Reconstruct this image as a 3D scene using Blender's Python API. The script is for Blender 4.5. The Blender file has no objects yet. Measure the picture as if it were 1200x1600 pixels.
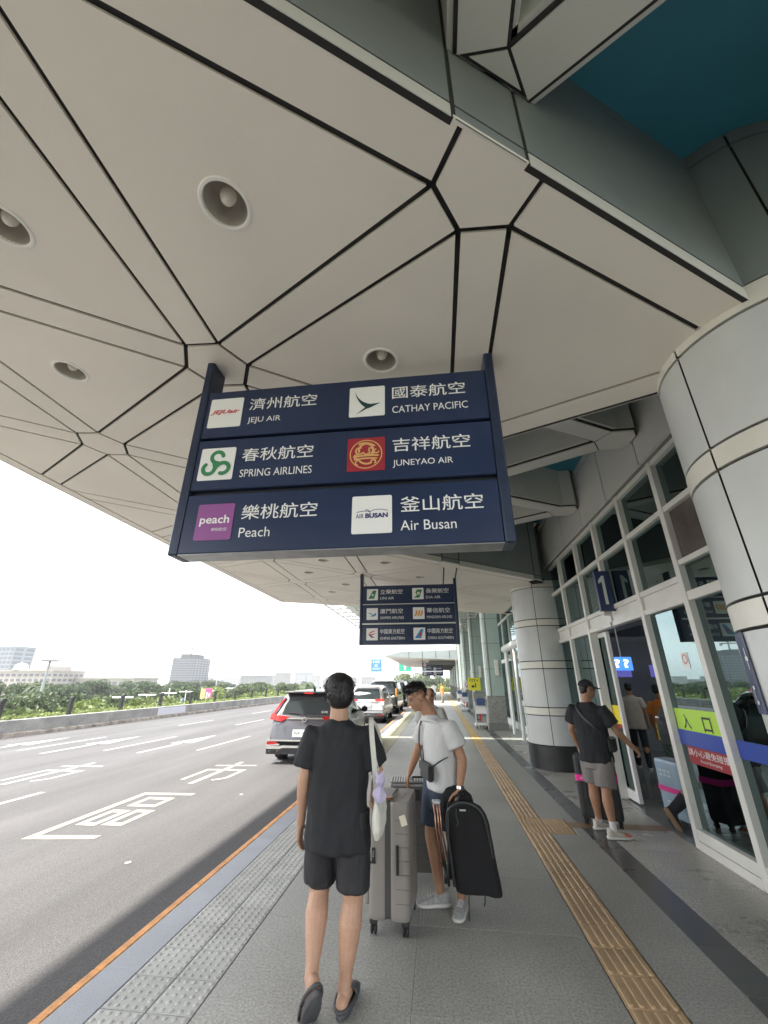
import bpy, bmesh, math, random
from mathutils import Vector, Matrix, Quaternion, noise
R_ = math.radians
random.seed(7)
scene = bpy.context.scene
COL = scene.collection
# ------------------------------------------------------------------ camera, world, sun, exposure
cd = bpy.data.cameras.new("camera"); cam = bpy.data.objects.new("camera", cd); COL.objects.link(cam)
def cam_axes(f=635.0, vx=86.0, vy=266.0):
    Y = Vector((vx, vy, f)).normalized()
    Z = Vector((0, -1, Y.y / Y.z)).normalized()
    X = Y.cross(Z)
    return X, Y, Z                      # world axes in image coordinates (x right, y down, z forward)
_X, _Y, _Z = cam_axes()
rot = Matrix(((_X.x, -_X.y, -_X.z), (_Y.x, -_Y.y, -_Y.z), (_Z.x, -_Z.y, -_Z.z)))
cam.matrix_world = Matrix.Translation((0, 0, 1.72)) @ rot.to_4x4()
cd.sensor_fit = 'HORIZONTAL'; cd.sensor_width = 36; cd.lens = 36 * 635 / 1200
cd.clip_start = 0.05; cd.clip_end = 6000
scene.camera = cam

SUN_EL, SUN_AZ = 57.0, -104.0          # azimuth from +Y, negative = left of the road
world = bpy.data.worlds.new("World"); scene.world = world; world.use_nodes = True
wn, wl = world.node_tree.nodes, world.node_tree.links
wn.clear()
wo = wn.new("ShaderNodeOutputWorld"); bg = wn.new("ShaderNodeBackground"); sky = wn.new("ShaderNodeTexSky")
sky.sky_type = 'NISHITA'; sky.sun_disc = False
sky.sun_elevation = R_(SUN_EL); sky.sun_rotation = R_(SUN_AZ)
sky.air_density = 1.0; sky.dust_density = 3.0; sky.ozone_density = 1.0
tc = wn.new("ShaderNodeTexCoord"); mp = wn.new("ShaderNodeMapping"); mp.inputs['Scale'].default_value = (1.0, 1.0, 3.2)
nz = wn.new("ShaderNodeTexNoise"); nz.inputs['Scale'].default_value = 2.2; nz.inputs['Detail'].default_value = 7; nz.inputs['Roughness'].default_value = .55
cr = wn.new("ShaderNodeValToRGB"); cr.color_ramp.elements[0].position = .36; cr.color_ramp.elements[1].position = .66
cr.color_ramp.elements[0].color = (.35, .35, .35, 1); cr.color_ramp.elements[1].color = (.93, .93, .93, 1)
mx = wn.new("ShaderNodeMix"); mx.data_type = 'RGBA'
mx.inputs[7].default_value = (8.1, 8.2, 8.25, 1)       # thin bright cloud
wl.new(tc.outputs['Generated'], mp.inputs['Vector']); wl.new(mp.outputs[0], nz.inputs['Vector'])
wl.new(nz.outputs['Fac'], cr.inputs['Fac']); wl.new(cr.outputs['Color'], mx.inputs[0])
wl.new(sky.outputs[0], mx.inputs[6]); wl.new(mx.outputs[2], bg.inputs['Color'])
bg.inputs['Strength'].default_value = 0.09
wl.new(bg.outputs[0], wo.inputs['Surface'])

sd = bpy.data.lights.new("sun", 'SUN'); sun = bpy.data.objects.new("sun", sd); COL.objects.link(sun)
sd.energy = 2.3; sd.angle = R_(1.6); sd.color = (1, .94, .84)
a, e = R_(SUN_AZ), R_(SUN_EL)
sdir = Vector((math.sin(a) * math.cos(e), math.cos(a) * math.cos(e), math.sin(e)))
sun.rotation_euler = sdir.to_track_quat('Z', 'Y').to_euler()
sun.location = sdir * 40
scene.view_settings.view_transform = 'Standard'; scene.view_settings.look = 'None'
scene.view_settings.exposure = 2.38; scene.view_settings.gamma = 1.0
scene.view_settings.use_curve_mapping = False
scene.cycles.max_bounces = 8; scene.cycles.diffuse_bounces = 4; scene.cycles.glossy_bounces = 4
scene.cycles.transparent_max_bounces = 24; scene.cycles.transmission_bounces = 6
scene.cycles.use_denoising = True

# ------------------------------------------------------------------ materials
MATS = {}
def mat(name, col, rough=.6, metal=0., vary=0., vscale=3., bump=0., bscale=40., col2=None, spec=.5, coords='Object', alpha=1., stretch=None, emit=None, coat=0., detail=5., fine=0., fscale=200., ior=None, r2=None, rand=0., vstretch=None):
    if name in MATS: return MATS[name]
    m = bpy.data.materials.new(name); m.use_nodes = True; MATS[name] = m
    n, l = m.node_tree.nodes, m.node_tree.links
    b = n['Principled BSDF']
    b.inputs['Base Color'].default_value = (*col, 1); b.inputs['Roughness'].default_value = rough
    b.inputs['Metallic'].default_value = metal; b.inputs['Specular IOR Level'].default_value = spec
    b.inputs['Coat Weight'].default_value = coat
    if emit: b.inputs['Emission Color'].default_value = (*emit[0], 1); b.inputs['Emission Strength'].default_value = emit[1]
    vec = None
    if vary or bump or fine:
        if coords == 'World': g = n.new("ShaderNodeNewGeometry"); vec = g.outputs['Position']
        else: g = n.new("ShaderNodeTexCoord"); vec = g.outputs[coords]
        if stretch:
            mpn = n.new("ShaderNodeMapping"); mpn.inputs['Scale'].default_value = stretch; l.new(vec, mpn.inputs['Vector']); vec = mpn.outputs[0]
    cur = None
    if vary:
        t = n.new("ShaderNodeTexNoise"); t.inputs['Scale'].default_value = vscale; t.inputs['Detail'].default_value = detail; t.inputs['Roughness'].default_value = .6
        if vstretch:
            vm = n.new("ShaderNodeMapping"); vm.inputs['Scale'].default_value = vstretch; l.new(vec, vm.inputs['Vector']); l.new(vm.outputs[0], t.inputs['Vector'])
        else: l.new(vec, t.inputs['Vector'])
        rp = n.new("ShaderNodeValToRGB"); rp.color_ramp.elements[0].position = .3; rp.color_ramp.elements[1].position = .7
        c2 = col2 or tuple(c * (1 - vary) for c in col)
        c1 = col if col2 else tuple(min(1, c * (1 + vary)) for c in col)
        rp.color_ramp.elements[0].color = (*c2, 1); rp.color_ramp.elements[1].color = (*c1, 1)
        l.new(t.outputs['Fac'], rp.inputs['Fac']); cur = rp.outputs['Color']
        if r2 is not None:
            mr = n.new("ShaderNodeMapRange"); mr.inputs['From Min'].default_value = .3; mr.inputs['From Max'].default_value = .7
            mr.inputs['To Min'].default_value = rough; mr.inputs['To Max'].default_value = r2
            l.new(t.outputs['Fac'], mr.inputs['Value']); l.new(mr.outputs[0], b.inputs['Roughness'])
    if fine:
        t2 = n.new("ShaderNodeTexNoise"); t2.inputs['Scale'].default_value = fscale; t2.inputs['Detail'].default_value = 5; t2.inputs['Roughness'].default_value = .75
        l.new(vec, t2.inputs['Vector'])
        mr = n.new("ShaderNodeMapRange"); mr.inputs['From Min'].default_value = .37; mr.inputs['From Max'].default_value = .63
        mr.inputs['To Min'].default_value = 1 - fine; mr.inputs['To Max'].default_value = 1 + fine
        l.new(t2.outputs['Fac'], mr.inputs['Value'])
        mm = n.new("ShaderNodeMix"); mm.data_type = 'RGBA'; mm.blend_type = 'MULTIPLY'; mm.inputs[0].default_value = 1
        if cur: l.new(cur, mm.inputs[6])
        else: mm.inputs[6].default_value = (*col, 1)
        l.new(mr.outputs[0], mm.inputs[7]); cur = mm.outputs[2]
    if rand and cur:
        oi = n.new("ShaderNodeObjectInfo"); mr = n.new("ShaderNodeMapRange"); mr.inputs['To Min'].default_value = 1 - rand; mr.inputs['To Max'].default_value = 1 + rand
        l.new(oi.outputs['Random'], mr.inputs['Value']); mm = n.new("ShaderNodeMix"); mm.data_type = 'RGBA'; mm.blend_type = 'MULTIPLY'; mm.inputs[0].default_value = 1
        l.new(cur, mm.inputs[6]); l.new(mr.outputs[0], mm.inputs[7]); cur = mm.outputs[2]
    if cur: l.new(cur, b.inputs['Base Color'])
    if bump:
        t3 = n.new("ShaderNodeTexNoise"); t3.inputs['Scale'].default_value = bscale; t3.inputs['Detail'].default_value = 4
        l.new(vec, t3.inputs['Vector'])
        bp = n.new("ShaderNodeBump"); bp.inputs['Strength'].default_value = bump; bp.inputs['Distance'].default_value = .02
        l.new(t3.outputs['Fac'], bp.inputs['Height']); l.new(bp.outputs[0], b.inputs['Normal'])
    return m

def glass_mat(name, tint=(.55, .72, .72), refl=.9, through=.8, ior=1.5, rough=.0):
    if name in MATS: return MATS[name]
    m = bpy.data.materials.new(name); m.use_nodes = True; MATS[name] = m
    n, l = m.node_tree.nodes, m.node_tree.links; n.clear()
    o = n.new("ShaderNodeOutputMaterial"); t = n.new("ShaderNodeBsdfTransparent"); g = n.new("ShaderNodeBsdfGlossy")
    t.inputs['Color'].default_value = (*[c * through for c in tint], 1); g.inputs['Roughness'].default_value = rough
    g.inputs['Color'].default_value = (*refl, 1) if isinstance(refl, tuple) else (refl, refl, refl, 1)
    f = n.new("ShaderNodeFresnel"); f.inputs['IOR'].default_value = ior
    mxs = n.new("ShaderNodeMixShader"); l.new(f.outputs[0], mxs.inputs[0]); l.new(t.outputs[0], mxs.inputs[1]); l.new(g.outputs[0], mxs.inputs[2])
    l.new(mxs.outputs[0], o.inputs['Surface'])
    return m

# ------------------------------------------------------------------ mesh helpers
class MB:
    def __init__(s): s.v = []; s.f = []; s.mi = []; s.cur = 0
    def add(s, vs, fs):
        k = len(s.v); s.v += [tuple(p) for p in vs]; s.f += [tuple(i + k for i in f) for f in fs]; s.mi += [s.cur] * len(fs); return s
    def box(s, x0, x1, y0, y1, z0, z1):
        return s.add([(x0,y0,z0),(x1,y0,z0),(x1,y1,z0),(x0,y1,z0),(x0,y0,z1),(x1,y0,z1),(x1,y1,z1),(x0,y1,z1)],
                     [(0,3,2,1),(4,5,6,7),(0,1,5,4),(1,2,6,5),(2,3,7,6),(3,0,4,7)])
    def bbox(s, x0, x1, y0, y1, z0, z1, b=.004):     # bevelled box
        vs, fs = [], []
        xs, ys, zs = (x0, x1), (y0, y1), (z0, z1)
        idx = {}
        for i in (0,1):
            for j in (0,1):
                for k in (0,1):
                    sx, sy, sz = (1,-1)[i], (1,-1)[j], (1,-1)[k]
                    idx[i,j,k,0] = len(vs); vs.append((xs[i], ys[j]+sy*b, zs[k]+sz*b))
                    idx[i,j,k,1] = len(vs); vs.append((xs[i]+sx*b, ys[j], zs[k]+sz*b))
                    idx[i,j,k,2] = len(vs); vs.append((xs[i]+sx*b, ys[j]+sy*b, zs[k]))
        I = lambda i,j,k,a: idx[i,j,k,a]
        for i in (0,1): q = (I(i,0,0,0),I(i,1,0,0),I(i,1,1,0),I(i,0,1,0)); fs.append(q if i else q[::-1])
        for j in (0,1): q = (I(0,j,0,1),I(0,j,1,1),I(1,j,1,1),I(1,j,0,1)); fs.append(q if j else q[::-1])
        for k in (0,1): q = (I(0,0,k,2),I(1,0,k,2),I(1,1,k,2),I(0,1,k,2)); fs.append(q if k else q[::-1])
        for j in (0,1):
            for k in (0,1): q = (I(0,j,k,1),I(1,j,k,1),I(1,j,k,2),I(0,j,k,2)); fs.append(q if (j == k) != (j == 0) or False else q[::-1])
        for i in (0,1):
            for k in (0,1): q = (I(i,0,k,0),I(i,1,k,0),I(i,1,k,2),I(i,0,k,2)); fs.append(q)
        for i in (0,1):
            for j in (0,1): q = (I(i,j,0,0),I(i,j,1,0),I(i,j,1,1),I(i,j,0,1)); fs.append(q)
        for i in (0,1):
            for j in (0,1):
                for k in (0,1): fs.append((I(i,j,k,0),I(i,j,k,1),I(i,j,k,2)))
        return s.add(vs, fs)
    def prism(s, poly, d, z0=0.0, axis='z'):         # poly list of 3D points, extruded by vector d
        n = len(poly); P = [Vector(p) for p in poly]; d = Vector(d)
        vs = P + [p + d for p in P]
        fs = [tuple(range(n - 1, -1, -1)), tuple(range(n, 2 * n))] + [(i, (i + 1) % n, n + (i + 1) % n, n + i) for i in range(n)]
        return s.add(vs, fs)
    def tube(s, pts, r, seg=10, caps=True, up=None):
        pts = [Vector(p) for p in pts]; n = len(pts)
        rs = r if isinstance(r, (list, tuple)) else [r] * n
        vs, fs = [], []; prev = None
        for i, p in enumerate(pts):
            t = (pts[min(i+1, n-1)] - pts[max(i-1, 0)]).normalized()
            if prev is None:
                u = Vector((0,0,1)) if abs(t.z) < .9 else Vector((1,0,0))
                u = (u - t * u.dot(t)).normalized()
            else: u = (prev - t * prev.dot(t)); u = u.normalized() if u.length > 1e-6 else prev
            prev = u; w = t.cross(u)
            for k in range(seg):
                a = 2 * math.pi * k / seg; vs.append(p + (u * math.cos(a) + w * math.sin(a)) * rs[i])
        for i in range(n - 1):
            for k in range(seg): fs.append((i*seg+k, i*seg+(k+1) % seg, (i+1)*seg+(k+1) % seg, (i+1)*seg+k))
        if caps: fs.append(tuple(range(seg-1, -1, -1))); fs.append(tuple(range((n-1)*seg, n*seg)))
        return s.add(vs, fs)
    def lathe(s, prof, c=(0,0,0), seg=24, axis='z', a0=0., a1=360., close=False):     # prof (r, h)
        full = abs(a1 - a0) >= 359.9; m = seg if full else seg + 1
        vs, fs = [], []; n = len(prof)
        for rr, h in prof:
            for k in range(m):
                a = R_(a0 + (a1 - a0) * k / seg); x, y = rr * math.cos(a), rr * math.sin(a)
                p = (x, y, h) if axis == 'z' else ((h, x, y) if axis == 'x' else (x, h, y))
                vs.append((c[0]+p[0], c[1]+p[1], c[2]+p[2]))
        for i in range(n - 1):
            for k in range(seg): k2 = (k + 1) % m; fs.append((i*m+k, i*m+k2, (i+1)*m+k2, (i+1)*m+k))
        return s.add(vs, fs)
    def sphere(s, c, r, seg=12, rings=8):
        r = r if isinstance(r, (tuple, list)) else (r, r, r); vs, fs = [], []
        vs.append((c[0], c[1], c[2] - r[2]))
        for i in range(1, rings):
            t = math.pi * i / rings - math.pi / 2
            for k in range(seg):
                a = 2 * math.pi * k / seg; vs.append((c[0]+r[0]*math.cos(t)*math.cos(a), c[1]+r[1]*math.cos(t)*math.sin(a), c[2]+r[2]*math.sin(t)))
        vs.append((c[0], c[1], c[2] + r[2])); top = len(vs) - 1
        for k in range(seg): fs.append((0, 1+(k+1) % seg, 1+k)); fs.append((top, top-seg+k, top-seg+(k+1) % seg))
        for i in range(rings - 2):
            for k in range(seg): a0 = 1+i*seg; fs.append((a0+k, a0+(k+1) % seg, a0+seg+(k+1) % seg, a0+seg+k))
        return s.add(vs, fs)
    def loft(s, rings, cap0=True, cap1=True, closed=True):
        m = len(rings[0]); vs = [p for r in rings for p in r]; fs = []
        for i in range(len(rings) - 1):
            for k in range(m if closed else m - 1): k2 = (k + 1) % m; fs.append((i*m+k, i*m+k2, (i+1)*m+k2, (i+1)*m+k))
        if cap0: fs.append(tuple(range(m - 1, -1, -1)))
        if cap1: fs.append(tuple(range((len(rings)-1)*m, len(rings)*m)))
        return s.add(vs, fs)
    def xf(s, M):
        s.v = [tuple(M @ Vector(p)) for p in s.v]; return s
    def mesh(s, name, mats=None, smooth=False, fix=True, weld=0):
        me = bpy.data.meshes.new(name); me.from_pydata(s.v, [], s.f)
        for m in (mats if isinstance(mats, (list, tuple)) else [mats]):
            if m: me.materials.append(m)
        if any(s.mi): me.polygons.foreach_set('material_index', s.mi)
        if fix or weld:
            bm = bmesh.new(); bm.from_mesh(me)
            if weld: bmesh.ops.remove_doubles(bm, verts=bm.verts, dist=weld)
            if fix: bmesh.ops.recalc_face_normals(bm, faces=bm.faces)
            bm.to_mesh(me); bm.free()
        if smooth is True: me.polygons.foreach_set('use_smooth', [True] * len(me.polygons))
        elif smooth: me.shade_smooth() if False else set_auto(me, smooth)
        me.update(); return me
    def build(s, name, m=None, parent=None, smooth=False, fix=True, weld=0, **kw):
        return link(name, s.mesh(name, m, smooth, fix, weld), parent, **kw)

def set_auto(me, ang):
    me.polygons.foreach_set('use_smooth', [True] * len(me.polygons))
    bm = bmesh.new(); bm.from_mesh(me); c = math.cos(R_(ang))
    for e in bm.edges:
        if len(e.link_faces) == 2: e.smooth = e.link_faces[0].normal.dot(e.link_faces[1].normal) > c
    bm.to_mesh(me); bm.free()

def link(name, data, parent=None, loc=None, label=None, cat=None, group=None, kind=None, rz=None):
    o = bpy.data.objects.new(name, data); COL.objects.link(o)
    if parent is not None:
        o.parent = parent
        if parent.get('_w') and loc is None and rz is None: o.matrix_parent_inverse = Matrix.Translation(-parent.location)
    if loc is not None: o.location = loc
    if rz is not None: o.rotation_euler = (0, 0, rz)
    if label: o['label'] = label
    if cat: o['category'] = cat
    if group: o['group'] = group
    if kind: o['kind'] = kind
    return o
def thing(name, label, cat, loc=(0,0,0), rz=0, group=None, worldparts=False, kind=None):
    o = bpy.data.objects.new(name, None); COL.objects.link(o); o.location = loc; o.rotation_euler = (0, 0, rz)
    o.empty_display_size = .1
    if label: o['label'] = label
    if cat: o['category'] = cat
    if group: o['group'] = group
    if kind: o['kind'] = kind
    if worldparts: o['_w'] = 1
    return o
def copy_tree(o, loc=None, rz=None, label=None, parent=None, group=None):
    c = o.copy(); COL.objects.link(c)
    if parent is not None: c.parent = parent
    if loc is not None: c.location = loc
    if rz is not None: c.rotation_euler = (0, 0, rz)
    if label: c['label'] = label
    if group: c['group'] = group
    for ch in o.children: copy_tree(ch, parent=c)
    return c
EV = bpy.data.scenes.new('eval'); EVL = EV.view_layers[0]       # small side scene: evaluates text and remesh quickly, removed at the end
TEXT_CACHE = {}
def text_mesh(txt, w=None, h=None, bold=0., shear=0.):
    key = (txt, w, h, bold, shear)
    if key in TEXT_CACHE: return TEXT_CACHE[key].copy()
    cu = bpy.data.curves.new('text', 'FONT'); cu.body = txt; cu.offset = bold; cu.shear = shear; cu.resolution_u = 3
    o = bpy.data.objects.new('text', cu); EV.collection.objects.link(o); EVL.update()
    me = bpy.data.meshes.new_from_object(o.evaluated_get(EVL.depsgraph))
    bpy.data.objects.remove(o); bpy.data.curves.remove(cu)
    xs = [v.co.x for v in me.vertices]; ys = [v.co.y for v in me.vertices]
    x0, x1, y0, y1 = min(xs), max(xs), min(ys), max(ys)
    sx = w / (x1 - x0) if w else None; sy = h / (y1 - y0) if h else None
    sx = sx or sy; sy = sy or sx
    for v in me.vertices: v.co = ((v.co.x - x0) * sx, (v.co.y - y0) * sy, 0)
    me.materials.clear(); TEXT_CACHE[key] = me
    return me.copy()
def text(txt, m, parent, M, w=None, h=None, bold=0., name='lettering', shear=0., pre=None):
    """lettering lying on a surface: M maps (x right, y up, z out) into the parent's space"""
    me = text_mesh(txt, w, h, bold, shear); me.transform(M); me.materials.append(m)
    return link(name, me, parent)
def marks(n_, m, parent, M, w, h, **kw):
    """lettering too small to read in the photograph: plain little blocks in place of characters"""
    b = MB(); rg = random.Random(n_ * 31 + int(w * 1000)); st = w / n_
    for k in range(n_):
        x0, x1 = k * st + st * .08, (k + 1) * st - st * .12; t = h * .2; z = 0
        for (a0, a1, b0, b1) in ((x0, x1, 0, t), (x0, x1, h - t, h), (x0, x0 + st * .2, t, h - t)) if rg.random() < .5 else ((x0, x1, h * .4, h * .6), (x0 + st * .3, x0 + st * .5, 0, h * .4), (x0 + st * .3, x0 + st * .5, h * .6, h)):
            b.add([(a0, b0, 0), (a1, b0, 0), (a1, b1, 0), (a0, b1, 0)], [(0, 1, 2, 3)])
    b.xf(M); return b.build('print_marks', m, parent, fix=False, kind='stuff')
def frontM(x, z, y):                     # facing -Y
    return Matrix(((1,0,0,x),(0,0,-1,y),(0,1,0,z),(0,0,0,1)))
# ------------------------------------------------------------------ ground, road, sidewalk
asphalt = mat('asphalt', (.092,.090,.092), .85, vary=.24, vscale=1.0, vstretch=(1,.10,1), bump=.35, bscale=90, coords='World', fine=.38, fscale=95, spec=.35, detail=8)
ROADZ = -.14
g = MB()
xs = [-15.6, -12, -8.5, -5.5, -2.335]; ys = [-12, 0, 6, 14, 30, 60, 120, 260]
for i in range(len(xs)-1):
    for j in range(len(ys)-1): g.add([(xs[i],ys[j],ROADZ),(xs[i+1],ys[j],ROADZ),(xs[i+1],ys[j+1],ROADZ),(xs[i],ys[j+1],ROADZ)], [(0,1,2,3)])
g.build('road', asphalt, kind='structure', weld=.001)
ground_m = mat('lowland_ground', (.10,.13,.07), .95, vary=.5, vscale=.02, coords='World', col2=(.20,.18,.14))
g = MB(); g.add([(-4000,-600,-7),(1500,-600,-7),(1500,5000,-7),(-4000,5000,-7)], [(0,1,2,3)])
g.build('ground', ground_m, kind='structure')

granite = mat('granite_paving', (.335,.332,.308), .34, vary=.20, vscale=.8, bump=.12, bscale=70, coords='World', fine=.32, fscale=60, spec=.5, r2=.52, rand=.07)
granite_r = mat('granite_polished', (.42,.40,.36), .20, vary=.2, vscale=1.3, bump=.03, bscale=120, coords='World', fine=.45, fscale=50, spec=.5, r2=.42, rand=.07)
granite_d = mat('dark_granite', (.095,.097,.10), .20, vary=.2, vscale=1.2, coords='World', fine=.30, fscale=130, r2=.38, rand=.07)
kerb_m = mat('kerb_granite', (.36,.38,.42), .6, vary=.10, vscale=2, bump=.12, bscale=150, coords='World', fine=.30, fscale=150, rand=.07)
orange_m = mat('orange_kerb_paint', (.74,.36,.13), .7, vary=.25, vscale=9, coords='World', bump=.2, bscale=60, fine=.15, fscale=60)
dome_m = mat('grey_tactile', (.47,.475,.455), .6, vary=.12, vscale=4, coords='World', bump=.1, bscale=120, fine=.14, fscale=160, rand=.07)
yel_m = mat('yellow_tactile', (.50,.345,.20), .5, vary=.18, vscale=2.5, coords='World', bump=.08, bscale=120, fine=.2, fscale=150, rand=.07)
yel_far = mat('yellow_tactile_far', (.52,.36,.15), .6, vary=.12, vscale=3, coords='World')
joint_m = mat('joint_dark', (.045,.043,.04), .9)
walk = thing('sidewalk', None, None, kind='structure', worldparts=True)
# base slab: visible only in the joints
MB().box(-2.335, 14.0, -8, 150, -.6, -.012).build('bedding', mat('bedding', (.09,.09,.085), .9), walk)
def slab(x0, x1, y0, y1, m, name='paving_slab', z=0.0, b=.0015, th=.03):
    cx, cy = (x0+x1)/2, (y0+y1)/2
    key = (round(x1-x0, 4), round(y1-y0, 4), m.name, name)
    if key not in SLAB: SLAB[key] = MB().bbox(-(x1-x0)/2+.0012, (x1-x0)/2-.0012, -(y1-y0)/2+.0012, (y1-y0)/2-.0012, -th, 0, b).mesh(name, m)
    o = link(name, SLAB[key], walk, loc=(cx, cy, z + random.uniform(-.0008, .0008))); return o
SLAB = {}
# kerb stones with painted edge
Y0 = 1.0
KY = [3.34 + 1.215 * k for k in range(-3, 14)]
for y0, y1 in zip(KY[:-1], KY[1:]):
    slab(-2.255, -2.022, y0, y1, kerb_m, 'kerb_stone', th=.2)
    slab(-2.335, -2.2551, y0, y1, orange_m, 'painted_kerb_edge', z=-.002, b=.012, th=.2)
o = MB().box(-2.335, -2.2551, KY[-1], 150, -.2, -.002).build('painted_kerb_edge', orange_m, walk)
o = MB().box(-2.255, -2.022, KY[-1], 150, -.2, 0).build('kerb_stone', kerb_m, walk)
# tactile tile meshes
def dome_tile(nx=5, ny=5, s=.29, m=dome_m, r=.0165, h=.0065):
    b = MB().bbox(-s/2+.0035, s/2-.0035, -s/2+.0035, s/2-.0035, -.03, 0, .003)
    for i in range(nx):
        for j in range(ny):
            cx, cy = (i - (nx-1)/2) * s / nx, (j - (ny-1)/2) * s / ny
            b.lathe([(r, 0), (r*.82, h*.62), (r*.42, h*.96), (.0005, h)], (cx, cy, -.0003), seg=10)
    return b.mesh('tactile_tile', m, smooth=35)
def bar_tile(s=.296, w=.306, m=yel_m):
    b = MB().bbox(-w/2+.003, w/2-.003, -s/2+.003, s/2-.003, -.03, 0, .003)
    for i in range(5):
        cx = (i - 2) * w / 5; hw, L = .0165, s/2 - .018
        pts = [(-hw, 0), (-hw*.72, .0085), (hw*.72, .0085), (hw, 0)]
        r0 = [(cx+p[0], -L, p[1]-.0003) for p in pts]; rings = [[(cx+p[0]*.55, -L-.010, -.0003) for p in pts], r0, [(cx+p[0], L, p[1]-.0003) for p in pts], [(cx+p[0]*.55, L+.010, -.0003) for p in pts]]
        b.loft(rings, closed=False, cap0=False, cap1=False)
    return b.mesh('tactile_tile', m, smooth=40)
dm = dome_tile(); GW = .281
gy = 3.313 - .296 * 7
n_rows = 38
for j in range(n_rows):
    for i in range(2):
        o = link('tactile_tile', dm, walk, loc=(-2.018 + GW * (i + .5), gy + .296 * (j + .5), 0)); o.scale = (GW/.29, .296/.29, 1)
YEND_G = gy + .296 * n_rows
bm_ = bar_tile(); ydm = dome_tile(6, 6, .30, yel_m, .015, .006)
yx = 1.131
ys0 = 1.30; by = 6.415
rows = int((14.2 - ys0) / .298)
for j in range(rows):
    yc = ys0 + .298 * (j + .5)
    dome = abs(yc - 6.66) < .30
    o = link('tactile_tile', ydm if dome else bm_, walk, loc=(yx, yc, 0))
    if dome: o.scale = (1.02, .99, 1)
for i in range(2):
    for j in range(2):
        if i: continue
        o = link('tactile_tile', ydm, walk, loc=(yx + .306 * (i + 1), 6.52 + .298 * j, 0)); o.scale = (1.02, .99, 1)
YEND_Y = ys0 + .298 * rows
# brown guide strips leading to the door
for k in range(4):
    slab(1.60 + .30 * k, 1.90 + .30 * k, 6.62, 6.84, mat('brown_guide', (.26,.155,.075), .35, vary=.25, vscale=5, coords='World', fine=.2), 'guide_strip', z=.003)
# paving slabs, individually laid near, one sheet beyond
SL = 1.22
PY = [-.5 + .92 * k for k in range(17)]          # to 14.2
for j, (y0, y1) in enumerate(zip(PY[:-1], PY[1:])):
    m = granite
    for x0, x1 in ((-1.452, -.245), (-.245, .972)): slab(x0, x1, y0, y1, m)
    if not (y0 < 6.96 and y1 > 6.36): slab(1.29, 1.722, y0, y1, granite)
    slab(1.724, 1.978, y0, y1, granite_d, 'dark_paving_slab')
    slab(1.98, 2.80, y0, y1, granite_r)
for x0, x1, y0, y1 in ((1.29, 1.722, PY[6]+.92, 6.36), (1.29, 1.722, 6.96, PY[9]),):
    if y1 - y0 > .1: slab(x0, x1, y0, y1, granite)
slab(1.6, 1.722, 6.36, 6.96, granite)
slab(1.29, 1.722, PY[7], 6.36, granite)
far_pav = mat('far_paving', (.33,.335,.31), .45, vary=.15, vscale=.9, coords='World', fine=.2, fscale=30)
f = MB()
def far_strip(x0, x1, m, name, y0=PY[-1], y1=150, step=.92):
    b = MB(); y = y0
    while y < min(y1, 60): b.bbox(x0+.003, x1-.003, y+.004, y+step-.004, -.03, 0, .003); y += step
    b.box(x0, x1, y, y1, -.03, -.001)
    b.build(name, m, walk, kind='stuff')
far_strip(-1.452, -.245, far_pav, 'far_paving_slabs'); far_strip(-.245, .972, far_pav, 'far_paving_slabs')
far_strip(1.29, 1.722, far_pav, 'far_paving_slabs'); far_strip(1.724, 1.978, granite_d, 'far_dark_slabs'); far_strip(1.98, 9.0, far_pav, 'far_paving_slabs')
far_strip(.978, 1.284, yel_far, 'far_tactile_tiles', y0=YEND_Y, step=.298)
pale = mat('pale_tactile', (.52,.50,.36), .7, vary=.1, vscale=3, coords='World')
far_strip(-2.018, -1.737, pale, 'far_tactile_tiles', y0=YEND_G, step=.296); far_strip(-1.737, -1.456, pale, 'far_tactile_tiles', y0=YEND_G, step=.296)
# indoor floor
MB().box(2.80, 14.0, 2.0, 13.6, -.2, .001).build('floor', mat('indoor_floor', (.17,.18,.175), .15, vary=.1, vscale=1, coords='World'), kind='structure')

# road markings --------------------------------------------------------------
white_p = mat('road_paint_white', (.44,.44,.43), .7, vary=.14, vscale=9, col2=(.27,.27,.265), coords='World', fine=.2, fscale=40)
cream_p = mat('road_paint_cream', (.47,.455,.36), .7, vary=.12, vscale=9, col2=(.31,.305,.25), coords='World', fine=.2, fscale=40)
MZ = ROADZ + .004
def mark(quads, name, m, label, group=None):
    b = MB()
    for q in quads: b.add([(x, y, MZ) for x, y in q], [tuple(range(len(q)))])
    return b.build(name, m, label=label, cat='road marking', group=group)
def seg(x0, y0, x1, y1, w):
    d = Vector((x1-x0, y1-y0)).normalized() * .5; n = Vector((-d.y, d.x)) * w
    return [(x0+n.x, y0+n.y), (x0-n.x, y0-n.y), (x1-n.x, y1-n.y), (x1+n.x, y1+n.y)]
def rectq(x0, x1, y0, y1, t=.085, ty=.13):
    return [[(x0,y0),(x1,y0),(x1,y0+ty),(x0,y0+ty)], [(x0,y1-ty),(x1,y1-ty),(x1,y1),(x0,y1)], [(x0,y0+ty),(x0+t,y0+ty),(x0+t,y1-ty),(x0,y1-ty)], [(x1-t,y0+ty),(x1,y0+ty),(x1,y1-ty),(x1-t,y1-ty)]]
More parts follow.
